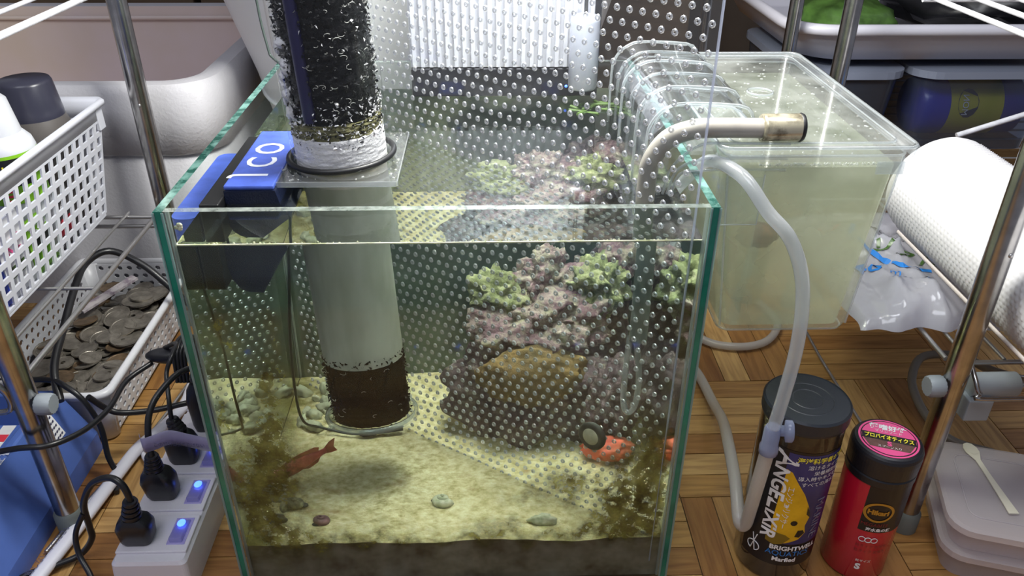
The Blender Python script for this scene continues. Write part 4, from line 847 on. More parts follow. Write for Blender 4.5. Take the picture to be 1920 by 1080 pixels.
# ================================================================== RACKS
def pole(rk, x, y, z1, r=0.0088, knob=None, ks=-1, foot=True):
    p = MB().cyl((x, y, 0.0), (x, y, z1), r, seg=24).build('pole', 'steel', rk)
    if foot: MB().lathe([(r+0.002, 0), (r+0.002, 0.016), (r+0.0004, 0.019)], (x, y, 0), 24).build('pole_foot', 'foot_grey', p)
    MB().ell((x-r*0.7*0+0.002, y-r, 0.085 if z1 < 1 else 0.245), (0.0016, 0.001, 0.0016), 10, 6).build('pole_button', 'steel_dull', p)
    if knob:
        k = MB(); rg = []
        for q, rad in ((0, 0.0066), (0.001, 0.0074), (0.009, 0.0074), (0.011, 0.0066)):
            rg.append([Vector((x+ks*(r+q), y-0.002+rad*(1+(0.06 if j % 2 else -0.03))*math.cos(2*PI*j/32), knob+rad*(1+(0.06 if j % 2 else -0.03))*math.sin(2*PI*j/32))) for j in range(32)])
        k.loft(rg); k.build('pole_knob', 'grey_plastic', p)
    return p
rl = thing('wire_rack', 'chrome pole rack carrying the white bottle basket, beside the coin basket', 'rack', (-0.40, 0.21, 0))
pole(rl, -0.3010, 0.068, 1.0, knob=0.122, ks=1); pole(rl, -0.3010, 0.362, 1.0)
pole(rl, -0.60, 0.068, 1.0); pole(rl, -0.60, 0.362, 1.0)
def rod(rk, a, b, r=0.0016, mat='steel_dull', name='wire'): return MB().cyl(a, b, r, seg=8).build(name, mat, rk)
zs = 0.134
for a, b in (((-0.306, 0.068), (-0.306, 0.362)), ((-0.595, 0.068), (-0.595, 0.362)), ((-0.60, 0.346), (-0.30, 0.346)), ((-0.60, 0.075), (-0.30, 0.075)), ((-0.60, 0.206), (-0.306, 0.206))):
    rod(rl, (*a, zs), (*b, zs), 0.0022 if a[1] != 0.206 else 0.0016)
rod(rl, (-0.60, 0.350, zs-0.012), (-0.30, 0.350, zs-0.012), 0.0022, name='lower_rail')
for k in range(9): rod(rl, (-0.334-k*0.03, 0.068, zs+0.0025), (-0.334-k*0.03, 0.352, zs+0.0025), 0.0014)
MB().tube([(-0.35, 0.062, 0.145), (-0.318, 0.060, 0.146), (-0.308, 0.060, 0.140), (-0.308, 0.062, 0.124), (-0.32, 0.062, 0.118), (-0.38, 0.064, 0.116)], 0.0022, 8).build('corner_hook', 'steel', rl)
zt = 0.352
for x in (-0.292, -0.33, -0.37, -0.41): rod(rl, (x, 0.068, zt+0.002), (x, 0.345, zt+0.002), 0.0026 if x == -0.292 else 0.0018, 'white_wire')
rod(rl, (-0.60, 0.145, zt), (-0.294, 0.145, zt), 0.0016, 'white_wire'); rod(rl, (-0.60, 0.345, zt), (-0.294, 0.345, zt), 0.0022, 'white_wire'); rod(rl, (-0.60, 0.075, zt), (-0.294, 0.075, zt), 0.0022, 'white_wire')
rr = thing('wire_rack', 'chrome pole rack holding the paper towel roll and the plastic bag', 'rack', (0.48, 0.21, 0))
pole(rr, 0.3485, 0.0515, 1.0, knob=0.139, ks=-1, r=0.0082); pole(rr, 0.3680, 0.380, 1.0, r=0.0082); pole(rr, 0.66, 0.0515, 1.0); pole(rr, 0.66, 0.38, 1.0)
zs2 = 0.140
for a, b in (((0.368, 0.075), (0.66, 0.075)), ((0.356, 0.36), (0.66, 0.36)), ((0.356, 0.22), (0.66, 0.22)), ((0.358, 0.08), (0.358, 0.36))): rod(rr, (*a, zs2), (*b, zs2), 0.0019)
for k in range(11): rod(rr, (0.372+k*0.026, 0.075, zs2+0.0022), (0.372+k*0.026, 0.36, zs2+0.0022), 0.0014)
MB().tube([(0.3600, 0.055, 0.152), (0.3600, 0.046, 0.146), (0.362, 0.040, 0.139), (0.372, 0.038, 0.136), (0.52, 0.038, 0.136)], 0.0017, 8).build('corner_hook', 'steel', rr)
MB().cyl((0.366, 0.060, 0.132), (0.400, 0.060, 0.132), 0.0088, seg=24).build('joint_sleeve', 'grey_plastic', rr)
MB().box((0.363, 0.048, 0.108), (0.381, 0.064, 0.126)).build('clamp_block', 'grey_plastic', rr, bevel=0.001)
MB().tube([(0.40, 0.060, 0.132), (0.44, 0.060, 0.132), (0.52, 0.058, 0.130)], 0.0062, 14).build('side_tube', 'steel', rr)
zt2 = 0.367
for k in range(5): rod(rr, (0.3450+k*0.030, 0.06, zt2+0.002), (0.3450+k*0.030, 0.21, zt2+0.002), 0.0018, 'white_wire')
rod(rr, (0.34, 0.206, zt2), (0.66, 0.206, zt2), 0.0018, 'white_wire'); rod(rr, (0.34, 0.06, zt2), (0.66, 0.06, zt2), 0.0022, 'white_wire')
rod(rr, (0.492, 0.362, 0.208), (0.62, 0.362, 0.252), 0.0028, 'white_wire', 'brace')
r3 = thing('wire_rack', 'thin chrome pole rack behind the filter, under the white dish tub', 'rack', (0.55, 0.62, 0))
pole(r3, 0.3430, 0.455, 1.0, r=0.0072); pole(r3, 0.343, 0.80, 1.0, r=0.0072); pole(r3, 0.78, 0.80, 1.0, r=0.0072); pole(r3, 0.78, 0.455, 1.0, r=0.0072)
for k in range(12): rod(r3, (0.335, 0.455+k*0.031, 0.147), (0.79, 0.455+k*0.031, 0.147), 0.0014)

# ------------------------------------------------------------------ paper towel, bag
tw = thing('paper_towel_roll', 'large white embossed paper towel roll lying on the wire shelf', 'paper roll', (0.412, 0.10, 0.162))
tc_ = Vector((0.412, 0, 0.2070)); y1, y0 = 0.236, -0.045
m = MB(); rings = []; seg = 216; rows = 216
for j in range(rows+1):
    y = y1+(y0-y1)*j/rows; e = 0.0
    rg = []
    for k in range(seg):
        a = 2*PI*k/seg; r = 0.0452+0.0006*noise.noise(Vector((math.cos(a)*3, math.sin(a)*3, y*12)))
        if j > 2 and k % 3 == 0 and (j+(k//3) % 2*2) % 4 == 0: r += 0.0010
        rg.append(Vector((tc_.x+r*math.cos(a), y, tc_.z+r*math.sin(a))))
    rings.append(rg)
m.loft(rings, caps=False); m.build('sheet_winding', 'towel', tw)
m = MB(); m.loft([[Vector((tc_.x+r*math.cos(2*PI*k/48), y, tc_.z+r*math.sin(2*PI*k/48))) for k in range(48)] for r, y in ((0.0452, y1), (0.043, y1+0.003), (0.018, y1+0.001), (0.018, y0), (0.0452, y0))], caps=False); m.build('roll_ends', 'towel', tw)
MB().tube([(0.3655, 0.20, 0.1835), (0.369, 0.12, 0.180), (0.3715, 0.06, 0.1775), (0.373, 0.0, 0.176), (0.373, -0.045, 0.176)], 0.0019, 6, flat=0.5).build('wrapper_edge', 'film_edge', tw)
bgm = thing('plastic_bag', 'crinkled white plastic pack with blue and green print under the paper roll', 'bag', (0.37, 0.2, 0.144))
m = MB(); vs = []; nu, nv = 60, 50
def bagp(u, v):
    x = 0.307+0.168*u; y = 0.112+0.190*v; e = (4*u*(1-u))**0.3*(4*v*(1-v))**0.3
    n_ = noise.noise(Vector((u*4, v*4, 2)))+0.6*noise.noise(Vector((u*11, v*11, 5)))+0.5*abs(noise.noise(Vector((u*22, v*22, 8))))-0.3*abs(noise.noise(Vector((u*9, v*15, 4))))
    lim = 0.0215 if x > 0.372 else 0.034
    return x+0.006*noise.noise(Vector((v*8, 0, 3)))*(1-u), y+0.007*noise.noise(Vector((u*9, 0, 6)))*(1-v), e, n_, lim
for s in (0, 1):
    vs = []
    for j in range(nv+1):
        for i in range(nu+1):
            x, y, e, n_, lim = bagp(i/nu, j/nv); z = 0.1445+e*(min(lim, 0.024+0.012*n_)) if s == 0 else 0.1445+0.001*n_*e
            vs.append((x, y, z))
    m.add(vs, [(j*(nu+1)+i, j*(nu+1)+i+1, (j+1)*(nu+1)+i+1, (j+1)*(nu+1)+i)[::1 if s == 0 else -1] for j in range(nv) for i in range(nu)], 0, True)
m.build('film', 'bag', bgm)
def bagz(x, y):
    u = min(0.99, max(0.01, (x-0.307)/0.168)); v = min(0.99, max(0.01, (y-0.112)/0.190)); X, Y, e, n_, lim = bagp(u, v); return 0.1445+e*min(lim, 0.024+0.012*n_)+0.0008
bf = lambda x0, y0, ang: (lambda u, v: (x0+u*math.cos(ang)-v*math.sin(ang), y0+u*math.sin(ang)+v*math.cos(ang), bagz(x0+u*math.cos(ang)-v*math.sin(ang), y0+u*math.sin(ang)+v*math.cos(ang))))
text_obj('40', 0.022, 'sky_blue', bf(0.322, 0.175, -0.45), bgm, bold=0.0003)
text_obj('m', 0.012, 'sky_blue', bf(0.346, 0.162, -0.45), bgm)
text_obj('ソフト', 0.018, 'green_pack', bf(0.347, 0.205, -0.75), bgm, bold=0.0006)
def strokeb(name, pts, wd, mat):
    m = MB(); P = smooth_path([(x, y, 0) for x, y in pts], 6); L = []
    for i, p in enumerate(P):
        t = (P[min(i+1, len(P)-1)]-P[max(i-1, 0)]).normalized(); s_ = Vector((-t.y, t.x, 0))*wd; L.append((p+s_, p-s_))
    vs = []; 
    for a, b in L: vs += [(a.x, a.y, bagz(a.x, a.y)), (b.x, b.y, bagz(b.x, b.y))]
    m.add(vs, [(2*k, 2*k+2, 2*k+3, 2*k+1) for k in range(len(L)-1)]); m.build(name, mat, bgm)
strokeb('blue_curve', [(0.345, 0.235), (0.340, 0.225), (0.343, 0.205), (0.356, 0.182), (0.368, 0.170), (0.382, 0.165)], 0.0022, 'sky_blue')
strokeb('red_curve', [(0.322, 0.250), (0.326, 0.243), (0.333, 0.243), (0.338, 0.248)], 0.0016, 'red_print')

# ------------------------------------------------------------------ back right tubs
tb = thing('dish_tub', 'big white plastic tub with thick rim above the two lidded storage boxes', 'tub', (0.56, 0.62, 0.245))
def trr(z, d): return rrect(0.352-d, 0.80+d, 0.462-d, 0.80+d, 0.045, z, 6)
MB().loft([trr(0.2500, -0.03), trr(0.2520, -0.020), trr(0.272, -0.008), trr(0.288, 0.0)], caps=False).build('wall', 'tray_white', tb)
MB().add(trr(0.251, -0.03), [tuple(range(27, -1, -1))]).build('bottom', 'tray_white', tb)
P = trr(0.288, 0.003); MB().tube(P+[P[0]], 0.0062, 10, sub=1).build('rim', 'tray_white', tb)
o = MB().ell((0.45, 0.58, 0.277), (0.055, 0.07, 0.024), 24, 14, nz=0.2, nf=3).build('green_packet', 'green_pack', base=(0.45, 0.58, 0.255)); tag(o, 'green plastic packet lying in the white tub', 'packet')
o = MB().ell((0.425, 0.505, 0.263), (0.042, 0.022, 0.010), 20, 10, nz=0.15, nf=2).build('blue_packet', 'royal', base=(0.425, 0.505, 0.254)); tag(o, 'blue packet under the green one in the white tub', 'packet')
o = MB().ell((0.63, 0.62, 0.300), (0.115, 0.13, 0.045), 32, 18, nz=0.3, nf=3).build('dark_filler', 'dark_fill', base=(0.63, 0.62, 0.255)); tag(o, 'black lump added in the white tub to stand for the dark room beyond', 'bag')  # added dark mass in place of the unlit room behind
def storage(label, x0, x1, y0, y1):
    t = thing('storage_box', label, 'box', ((x0+x1)/2, (y0+y1)/2, 0.149)); z0, z1 = 0.149, 0.242
    MB().loft([rrect(x0+0.008, x1-0.008, y0+0.008, y1-0.008, 0.02, z0), rrect(x0, x1, y0, y1, 0.025, z1-0.006)], caps=False).build('tub_wall', 'tub', t)
    MB().add(rrect(x0+0.008, x1-0.008, y0+0.008, y1-0.008, 0.02, z0), [tuple(range(23, -1, -1))]).build('tub_bottom', 'tub', t)
    MB().loft([rrect(x0-0.004, x1+0.004, y0-0.004, y1+0.004, 0.028, z1-0.008), rrect(x0-0.004, x1+0.004, y0-0.004, y1+0.004, 0.028, z1)], smooth=False).build('lid', 'tub_lid', t)
storage('dark grey see-through box with grey lid behind the filter box', 0.366, 0.485, 0.470, 0.68)
storage('see-through lidded box holding the blue bottle', 0.500, 0.66, 0.470, 0.68)
bb = thing('bottle', 'blue bottle with yellow label lying inside the see-through box', 'bottle', (0.56, 0.52, 0.155))
MB().lathe([(0.012, 0.0), (0.030, 0.004), (0.034, 0.016), (0.034, 0.120), (0.02, 0.13)], (0.516, 0.515, 0.192), 36, 0, (1, 0, 0)).build('body', 'blue_bottle', bb)
MB().lathe([(0.0343, 0.034), (0.0343, 0.095)], (0.516, 0.515, 0.192), 36, 0, (1, 0, 0), caps=False).build('label_band', 'yellow', bb)
m = MB(); 
for a0 in range(-20, 50, 10):
    pass
nf_ = lambda s0, x0: (lambda u, v: (x0-v, 0.515-0.0347*math.cos(math.radians(s0)+u/0.0347), 0.192+0.0347*math.sin(math.radians(s0)+u/0.0347)))
vs = []
for k in range(13):
    a = 2*PI*k/13; vs.append(nf_(18, 0.570)(0.017*math.cos(a), 0.012*math.sin(a)))
MB().add(vs, [tuple(range(13))]).build('navy_patch', 'navy', bb)
text_obj('MON', 0.010, 'letter_white', lambda u, v: (0.563+v, 0.5145-0.0352*math.cos(math.radians(-5)+u/0.0347), 0.192+0.0352*math.sin(math.radians(-5)+u/0.0347)), bb)
bc = thing('blue_canister', 'bright blue canister at the shelf end beyond the paper roll', 'canister', (0.53, 0.26, 0.144))
MB().lathe([(0.026, 0.0), (0.030, 0.003), (0.030, 0.055), (0.024, 0.068), (0.015, 0.074), (0.002, 0.076)], (0.53, 0.26, 0.144), 32).build('body', 'sky_blue', bc)
MB().lathe([(0.031, 0.050), (0.031, 0.053)], (0.53, 0.26, 0.144), 32, caps=False).build('band', 'white_print', bc)

# ================================================================== LEFT BACK
fb = thing('foam_box', 'big open white styrofoam box behind the bottle basket', 'box', (-0.46, 0.59, 0))
yo0, yo1, xo0, xo1, zf = 0.392, 0.80, -0.75, -0.245, 0.252
def fr_(z, d, r=0.045): return rrect(xo0+d, xo1-d, yo0+d, yo1-d, r, z, 8)
MB().loft([fr_(0.0, 0.012), fr_(0.175, 0.004), fr_(0.178, 0.007), fr_(0.181, 0.001), fr_(0.244, -0.002), fr_(zf, 0.004)], caps=False).build('outer_wall', 'foam', fb)
m = MB(); m.loft([fr_(zf, 0.004), fr_(zf+0.001, 0.012), fr_(zf-0.001, 0.022, 0.035)], caps=False); m.build('rim', 'foam', fb)
m = MB(); m.loft([fr_(zf-0.001, 0.022, 0.035), fr_(0.10, 0.026, 0.035)], caps=False); P = fr_(0.10, 0.026, 0.035); m.add(P, [tuple(range(len(P)))]); m.build('inside', 'foam_in', fb)
MB().tube([(-0.71, 0.385+0.39, 0.236), (-0.27, 0.385+0.39, 0.236)], 0.003, 6, sub=1).build('inside_ledge', 'foam_in', fb)
wbk = thing('bucket', 'large pale bucket standing close behind the tank', 'bucket', (-0.04, 0.56, 0))
MB().lathe([(0.150, 0.0), (0.168, 0.14), (0.190, 0.24), (0.232, 0.38), (0.245, 0.45)], (-0.045, 0.555, 0), 72, caps=False).build('wall', 'bucket', wbk)
MB().torus((-0.045, 0.555, 0.45), 0.248, 0.006, 64, 8).build('rim', 'bucket', wbk)
MB().lathe([(0.16, 0.10), (0.001, 0.10)], (-0.045, 0.555, 0), 48, caps=False).build('inside_floor', 'bucket', wbk)
MB().torus((-0.045, 0.555, 0.215), 0.186, 0.002, 64, 6).build('lower_ridge', 'bucket', wbk)
for x0, x1, lab, h in ((-0.72, -0.40, 'brown cardboard box behind the foam box, nearest the side wall', 0.33), (-0.39, -0.10, 'brown cardboard box behind the foam box and the bucket', 0.31), (0.13, 0.33, 'brown cardboard box behind the filter and the lamp', 0.40)):
    t = thing('cardboard_box', lab, 'box', ((x0+x1)/2, 0.95, 0)); MB().box((x0, 0.84, 0), (x1, 1.1, h)).build('carton', 'cardboard', t, bevel=0.003)
    MB().box((x0+0.002, 0.8385, h*0.86), (x1-0.002, 0.84, h*0.88)).build('flap_line', 'joint', t)

# ------------------------------------------------------------------ white bottle basket
bs = thing('white_basket', 'white lattice basket of bottles and packets on the wire shelf', 'basket', (-0.42, 0.17, 0.138))
zb0, zb1 = 0.1385, 0.247; bx0, bx1, by0, by1 = -0.500, -0.350, -0.010, 0.340
tx0, tx1, ty0, ty1 = -0.508, -0.3415, -0.018, 0.366
m = MB(); perf(m, (bx1, by0, zb0+0.004), (bx1, by1, zb0+0.004), (tx1, ty1-0.006, zb1-0.016), (tx1, ty0, zb1-0.016), 26, 7, 0.64, 0.64); m.build('side_lattice', 'white_basket', bs, solid=0.0016)
m = MB(); perf(m, (bx0, by0, zb0+0.004), (bx0, by1, zb0+0.004), (tx0, ty1-0.006, zb1-0.016), (tx0, ty0, zb1-0.016), 26, 7, 0.64, 0.64); m.build('side_lattice', 'white_basket', bs, solid=0.0016)
m = MB(); perf(m, (bx0, by1, zb0+0.004), (bx1, by1, zb0+0.004), (tx1, ty1-0.006, zb1-0.016), (tx0, ty1-0.006, zb1-0.016), 11, 7, 0.60, 0.60); m.build('end_lattice', 'white_basket', bs, solid=0.0016)
m = MB(); perf(m, (bx0, by0, zb0+0.004), (bx1, by0, zb0+0.004), (tx1, ty0, zb1-0.016), (tx0, ty0, zb1-0.016), 11, 7, 0.60, 0.60); m.build('end_lattice', 'white_basket', bs, solid=0.0016)
MB().box((bx0, by0, zb0), (bx1, by1, zb0+0.0045)).build('bottom', 'white_basket', bs, bevel=0.001)
m = MB(); m.loft([rrect(tx0, tx1, ty0, ty1-0.006, 0.003, zb1-0.0165), rrect(tx0-0.001, tx1+0.001, ty0-0.001, ty1-0.003, 0.004, zb1-0.002), rrect(tx0-0.004, tx1+0.004, ty0-0.004, ty1+0.001, 0.006, zb1+0.002), rrect(tx0-0.006, tx1+0.006, ty0-0.006, ty1+0.003, 0.008, zb1), rrect(tx0-0.006, tx1+0.006, ty0-0.006, ty1+0.003, 0.008, zb1-0.003)], caps=False); m.build('rim', 'white_basket', bs, solid=0.0014)
for x, y in ((tx1, ty1-0.004), (tx0, ty1-0.004)): MB().box((x-0.002, y-0.010, zb1-0.026), (x+0.002, y+0.002, zb1-0.002)).build('corner_tab', 'white_basket', bs, bevel=0.0008)
db = thing('bottle', 'dark bottle with a wide smoky black cap in the white basket', 'bottle', (-0.379, 0.325, 0.1435))
MB().lathe([(0.026, 0), (0.029, 0.003), (0.029, 0.083), (0.028, 0.094), (0.024, 0.106)], (-0.380, 0.322, 0.1435), 32).build('body', 'dark_bottle', db)
MB().lathe([(0.0250, 0.103), (0.0250, 0.106), (0.0220, 0.133), (0.0205, 0.136), (0.001, 0.137)], (-0.380, 0.322, 0.1435), 32).build('cap', 'dark_cap', db)
wbx, wby = -0.3770, 0.255
sb = thing('spray_bottle', 'white spray bottle with lime green and black label in the white basket', 'bottle', (wbx, wby, 0.1435))
MB().lathe([(0.022, 0), (0.0240, 0.003), (0.0260, 0.070), (0.0260, 0.098), (0.0245, 0.104), (0.0190, 0.111)], (wbx, wby, 0.1435), 36).build('body', 'spray_white', sb)
MB().lathe([(0.0190, 0.107), (0.0190, 0.110), (0.0150, 0.138), (0.012, 0.141), (0.001, 0.142)], (wbx, wby, 0.1435), 32).build('cap', 'spray_white', sb)
lb = MB(); cylpatch(lb, wbx, wby, 0.0263, -60, -80, 80, 0.200, 0.2412); lb.build('label_lime', 'lime', sb)
lb = MB(); cylpatch(lb, wbx, wby, 0.0265, -60, -75, 45, 0.2150, 0.2385); lb.build('label_black', 'black_print', sb)
text_obj('しっかり効く!', 0.0115, 'yellow_print', cyf(wbx, wby, 0.0269, -60, -70, 0.2240), sb, bold=0.0003, wx=0.8)
text_obj('三', 0.012, 'red_print', cyf(wbx, wby, 0.0269, -60, -20, 0.203), sb, bold=0.0006)
ub = thing('blue_bottle', 'bright blue bottle in the white basket beside the white spray bottle', 'bottle', (-0.3795, 0.190, 0.1435))
MB().lathe([(0.021, 0), (0.022, 0.003), (0.023, 0.085), (0.021, 0.105), (0.016, 0.112), (0.001, 0.113)], (-0.3795, 0.190, 0.1435), 32).build('body', 'royal', ub)
pk = [('royal', 'white_print', 'blue packet with pale lettering pressed on the basket lattice'), ('sky_blue', 'yellow', 'sky blue packet with yellow print in the basket'), ('white_print', 'red_print', 'white packet with red print in the basket'), ('royal', 'gold', 'deep blue packet with golden disc in the basket'), ('white_print', 'green_pack', 'white and green packet near the basket’s far end'), ('lime', 'black_print', 'lime green packet low in the basket'), ('dark_bottle', 'red_print', 'brown packet with red print at the basket bottom')]
for k in range(7):
    a, b, lab = pk[k]; y0_ = 0.012+k*0.040; t = thing('packet', lab, 'packet', (-0.354, y0_+0.02, 0.1435)); z1_ = 0.198+0.010*math.sin(k*2.1)
    MB().box((-0.3575, y0_, 0.1435), (-0.3540, y0_+0.0385, z1_)).build('pouch', a, t)
    MB().box((-0.3539, y0_+0.006, 0.155+0.004*(k % 3)), (-0.3536, y0_+0.032, 0.168+0.004*(k % 2))).build('print_band', b, t)
    text_obj(['EPA', '鮮度', 'スプレー', 'DHA', '水質', '安心', '天然'][k], 0.014, ['white_print', 'royal', 'ink', 'white_print', 'pink', 'white_print', 'white_print'][k], plane_fn((-0.3534, y0_+0.004, 0.178), (0, 1, 0), (0, 0, 1)), t, bold=0.0006)

# ------------------------------------------------------------------ coin basket
cb = thing('coin_basket', 'off-white basket with round holes, full of coins, on the floor', 'basket', (-0.365, 0.28, 0))
c0, c1, d0, d1, ch = -0.420, -0.303, 0.163, 0.400, 0.058
def basket_ring(z, d, r=0.012): return rrect(c0+d, c1-d, d0+d, d1-d, r, z, 5)
m = MB(); zb, zt_ = 0.006, 0.052
perf(m, (c1-0.004, d0+0.010, zb), (c1-0.004, d1-0.012, zb), (c1-0.001, d1-0.012, zt_), (c1-0.001, d0+0.010, zt_), 20, 5, 0.58, 0.58, 8, True); m.build('side_panel', 'coin_basket', cb, solid=0.0014)
m = MB(); perf(m, (c0+0.004, d0+0.010, zb), (c0+0.004, d1-0.012, zb), (c0+0.001, d1-0.012, zt_), (c0+0.001, d0+0.010, zt_), 20, 5, 0.58, 0.58, 8, True); m.build('side_panel', 'coin_basket', cb, solid=0.0014)
m = MB(); perf(m, (c0+0.012, d1-0.004, zb), (c1-0.012, d1-0.004, zb), (c1-0.012, d1-0.001, zt_), (c0+0.012, d1-0.001, zt_), 9, 5, 0.58, 0.58, 8, True); m.build('end_panel', 'coin_basket', cb, solid=0.0014)
m = MB(); perf(m, (c0+0.012, d0+0.004, zb), (c1-0.012, d0+0.004, zb), (c1-0.012, d0+0.001, zt_), (c0+0.012, d0+0.001, zt_), 9, 5, 0.34, 0.34, 8, True, skip=lambda i, j: (i+j) % 4 != 1); m.build('end_panel', 'coin_basket', cb, solid=0.0014)
m = MB()
for sx, sy in ((0, 0), (1, 0), (1, 1), (0, 1)):
    cxx = c1-0.013 if sx else c0+0.013; cyy_ = d1-0.013 if sy else d0+0.013; a0 = {(1, 1): 0, (0, 1): 90, (0, 0): 180, (1, 0): 270}[(sx, sy)]
    lo = []; hi = []
    for k in range(7):
        a = math.radians(a0-4+98*k/6); lo.append(Vector((cxx+0.0092*math.cos(a), cyy_+0.0092*math.sin(a), zb-0.004))); hi.append(Vector((cxx+0.0122*math.cos(a), cyy_+0.0122*math.sin(a), zt_+0.001)))
    m.loft([lo, hi], caps=False, closed=False)
e_ = m.build('corners', 'coin_basket', cb, solid=0.0014); e_['kind'] = 'stuff'
P = basket_ring(0.002, 0.006); MB().loft([P, basket_ring(0.006, 0.004)], smooth=False).build('bottom', 'coin_basket', cb)
m = MB().loft([basket_ring(0.051, 0.001), basket_ring(0.057, -0.001), basket_ring(0.0585, -0.003), basket_ring(0.057, -0.006), basket_ring(0.053, -0.0065)], caps=False); m.build('rim', 'coin_basket', cb, solid=0.001)
def coin_mesh(hole, mat):
    R_, h = 0.0115, 0.0008; m = MB()
    prof = [(0.0026 if hole else 0.0002, h*0.7), (R_*0.86, h*0.7), (R_*0.90, h), (R_, h), (R_, -h), (R_*0.9, -h), (R_*0.86, -h*0.7), (0.0026 if hole else 0.0002, -h*0.7)]
    if hole: prof.append(prof[0])
    m.lathe(prof, (0, 0, 0), 24, caps=not hole, smooth=False); return m
protos = []
for lab, hole, mat in (('dull grey coin in the heap filling the round-holed basket', False, 'coin'), ('coin with a centre hole in the heap of the round-holed basket', True, 'coin'), ('brownish coin in the heap filling the round-holed basket', False, 'coin_b')):
    protos.append((coin_mesh(hole, mat), mat, lab))
first = {}
for k in range(230):
    kind = random.choice((0, 0, 0, 1, 2)); x = random.uniform(c0+0.018, c1-0.018); y = random.uniform(d0+0.018, d1-0.018)
    layer = k/230; z = 0.010+layer*0.030+0.008*noise.noise(Vector((x*30, y*30, 0)))
    if kind not in first:
        o = protos[kind][0].build('coin', protos[kind][1], base=(0, 0, 0)); first[kind] = o; tag(o, protos[kind][2], 'coin', ['grey coins', 'holed coins', 'brown coins'][kind]+' in the round-holed basket')
    else: o = first[kind].copy(); COL.objects.link(o)
    tl = random.uniform(0.0, 0.35); o.location = (x, y, z); o.rotation_euler = (tl*math.cos(k*2.4), tl*math.sin(k*2.4), random.random()*6); s_ = random.choice((0.85, 1, 1.1)); o.scale = (s_, s_, 1)
o = MB().box((-0.372, 0.300, 0.052), (-0.362, 0.366, 0.0545)).build('paper_slip', 'paper', base=(-0.367, 0.333, 0.052)); o.rotation_euler = (0.1, 0.0, -0.55); tag(o, 'crumpled printed paper slip lying on the coins', 'paper')

# ------------------------------------------------------------------ blue coin tray
bt = thing('coin_sorter', 'blue plastic coin tray standing against the rack pole', 'coin tray', (-0.39, 0.06, 0))
def P4(z, x0, x1, y0, y1): return [Vector((x0, y0, z)), Vector((x1, y0, z)), Vector((x1, y1, z)), Vector((x0, y1, z))]
MB().loft([P4(0, -0.50, -0.3145, -0.10, 0.158), P4(0.018, -0.50, -0.3150, -0.10, 0.158), P4(0.070, -0.49, -0.333, -0.09, 0.150), P4(0.070, -0.485, -0.340, -0.085, 0.144), P4(0.045, -0.480, -0.352, -0.08, 0.136)], smooth=False).build('body', 'blue_tray', bt, bevel=0.0012)
for k in range(5):
    MB().cyl((-0.475, -0.04+k*0.034, 0.0475), (-0.356, -0.04+k*0.034, 0.0475), 0.003, seg=10).build('groove_ridge', 'blue_tray', bt)
m = MB(); m.add([(-0.3315, 0.095, 0.0660), (-0.3315, 0.128, 0.0660), (-0.3235, 0.128, 0.0430), (-0.3235, 0.095, 0.0430)], [(0, 1, 2, 3)]); 
for v in m.v: v.x += 0.0012
m.build('barcode_label', 'white_print', bt)
m = MB()
for k in range(5): 
    for q in range(9):
        y = 0.098+q*0.0032; z = 0.0450+k*0.0040; x = -0.3235-(z-0.043)/0.023*0.008+0.0016; m.box((x, y, z), (x+0.0001, y+0.0018, z+0.0022))
m.build('label_print', 'ink', bt)
text_obj('保 証 書', 0.008, 'white_print', plane_fn((-0.3320, 0.050, 0.0706), (0, 1, 0), (-1, 0, 0)), bt)
MB().box((-0.352, 0.080, 0.0703), (-0.342, 0.105, 0.0707)).build('label_grey', 'white_print', bt)
MB().box((-0.352, 0.086, 0.0708), (-0.342, 0.094, 0.0710)).build('label_red', 'red_print', bt)
g2 = 'coin rolls in the blue tray'
for k, y in enumerate((0.010, 0.044)):
    t = thing('coin_roll', ['stack of brassy coins lying in the tray, nearest the camera', 'stack of brassy coins lying in the tray beside the red sticker'][k], 'coins', (-0.375, y, 0.058), g2)
    for q in range(14): MB().cyl((-0.356-q*0.0034, y, 0.0585), (-0.356-q*0.0034-0.0028, y, 0.0585), 0.0120, seg=20).build('coin', 'gold' if False else 'brass', t)

# ------------------------------------------------------------------ power strip
ps = thing('power_strip', 'white power strip with blue lit rocker switches beside the tank', 'power strip', (-0.213, 0.13, 0))
sx0, sx1, sz = -0.2400, -0.1880, 0.033
MB().loft([rrect(sx0-0.001, sx1+0.001, 0.000, 0.250, 0.004, 0.0), rrect(sx0-0.001, sx1+0.001, 0.000, 0.250, 0.004, 0.010), rrect(sx0, sx1, 0.002, 0.249, 0.004, 0.029), rrect(sx0+0.002, sx1-0.002, 0.0035, 0.247, 0.004, 0.0315)], smooth=False).build('housing', 'strip', ps)
SY = [0.0285, 0.0675, 0.1065, 0.1455, 0.1845, 0.2235]
for y in SY:
    md = MB().box((sx0+0.001, y-0.0180, 0.0312), (sx1-0.0015, y+0.0165, 0.0335)).build('outlet_module', 'strip', ps, bevel=0.0008)
    MB().box((sx1-0.0175, y-0.0120, 0.0332), (sx1-0.0045, y+0.0130, 0.0340)).build('switch_frame', 'slot', md, bevel=0.0004)
    MB().hexa([(sx1-0.0155, y-0.0105, 0.0335), (sx1-0.0065, y-0.0105, 0.0335), (sx1-0.0065, y+0.0105, 0.0335), (sx1-0.0155, y+0.0105, 0.0335), (sx1-0.0155, y-0.0105, 0.0385), (sx1-0.0065, y-0.0105, 0.0385), (sx1-0.0065, y+0.0105, 0.0350), (sx1-0.0155, y+0.0105, 0.0350)]).build('rocker', 'rocker', md, bevel=0.0006)
    MB().ell((sx1-0.0110, y+0.0045, 0.0376), (0.0030, 0.0036, 0.0012), 12, 8).build('switch_light', 'led', md)
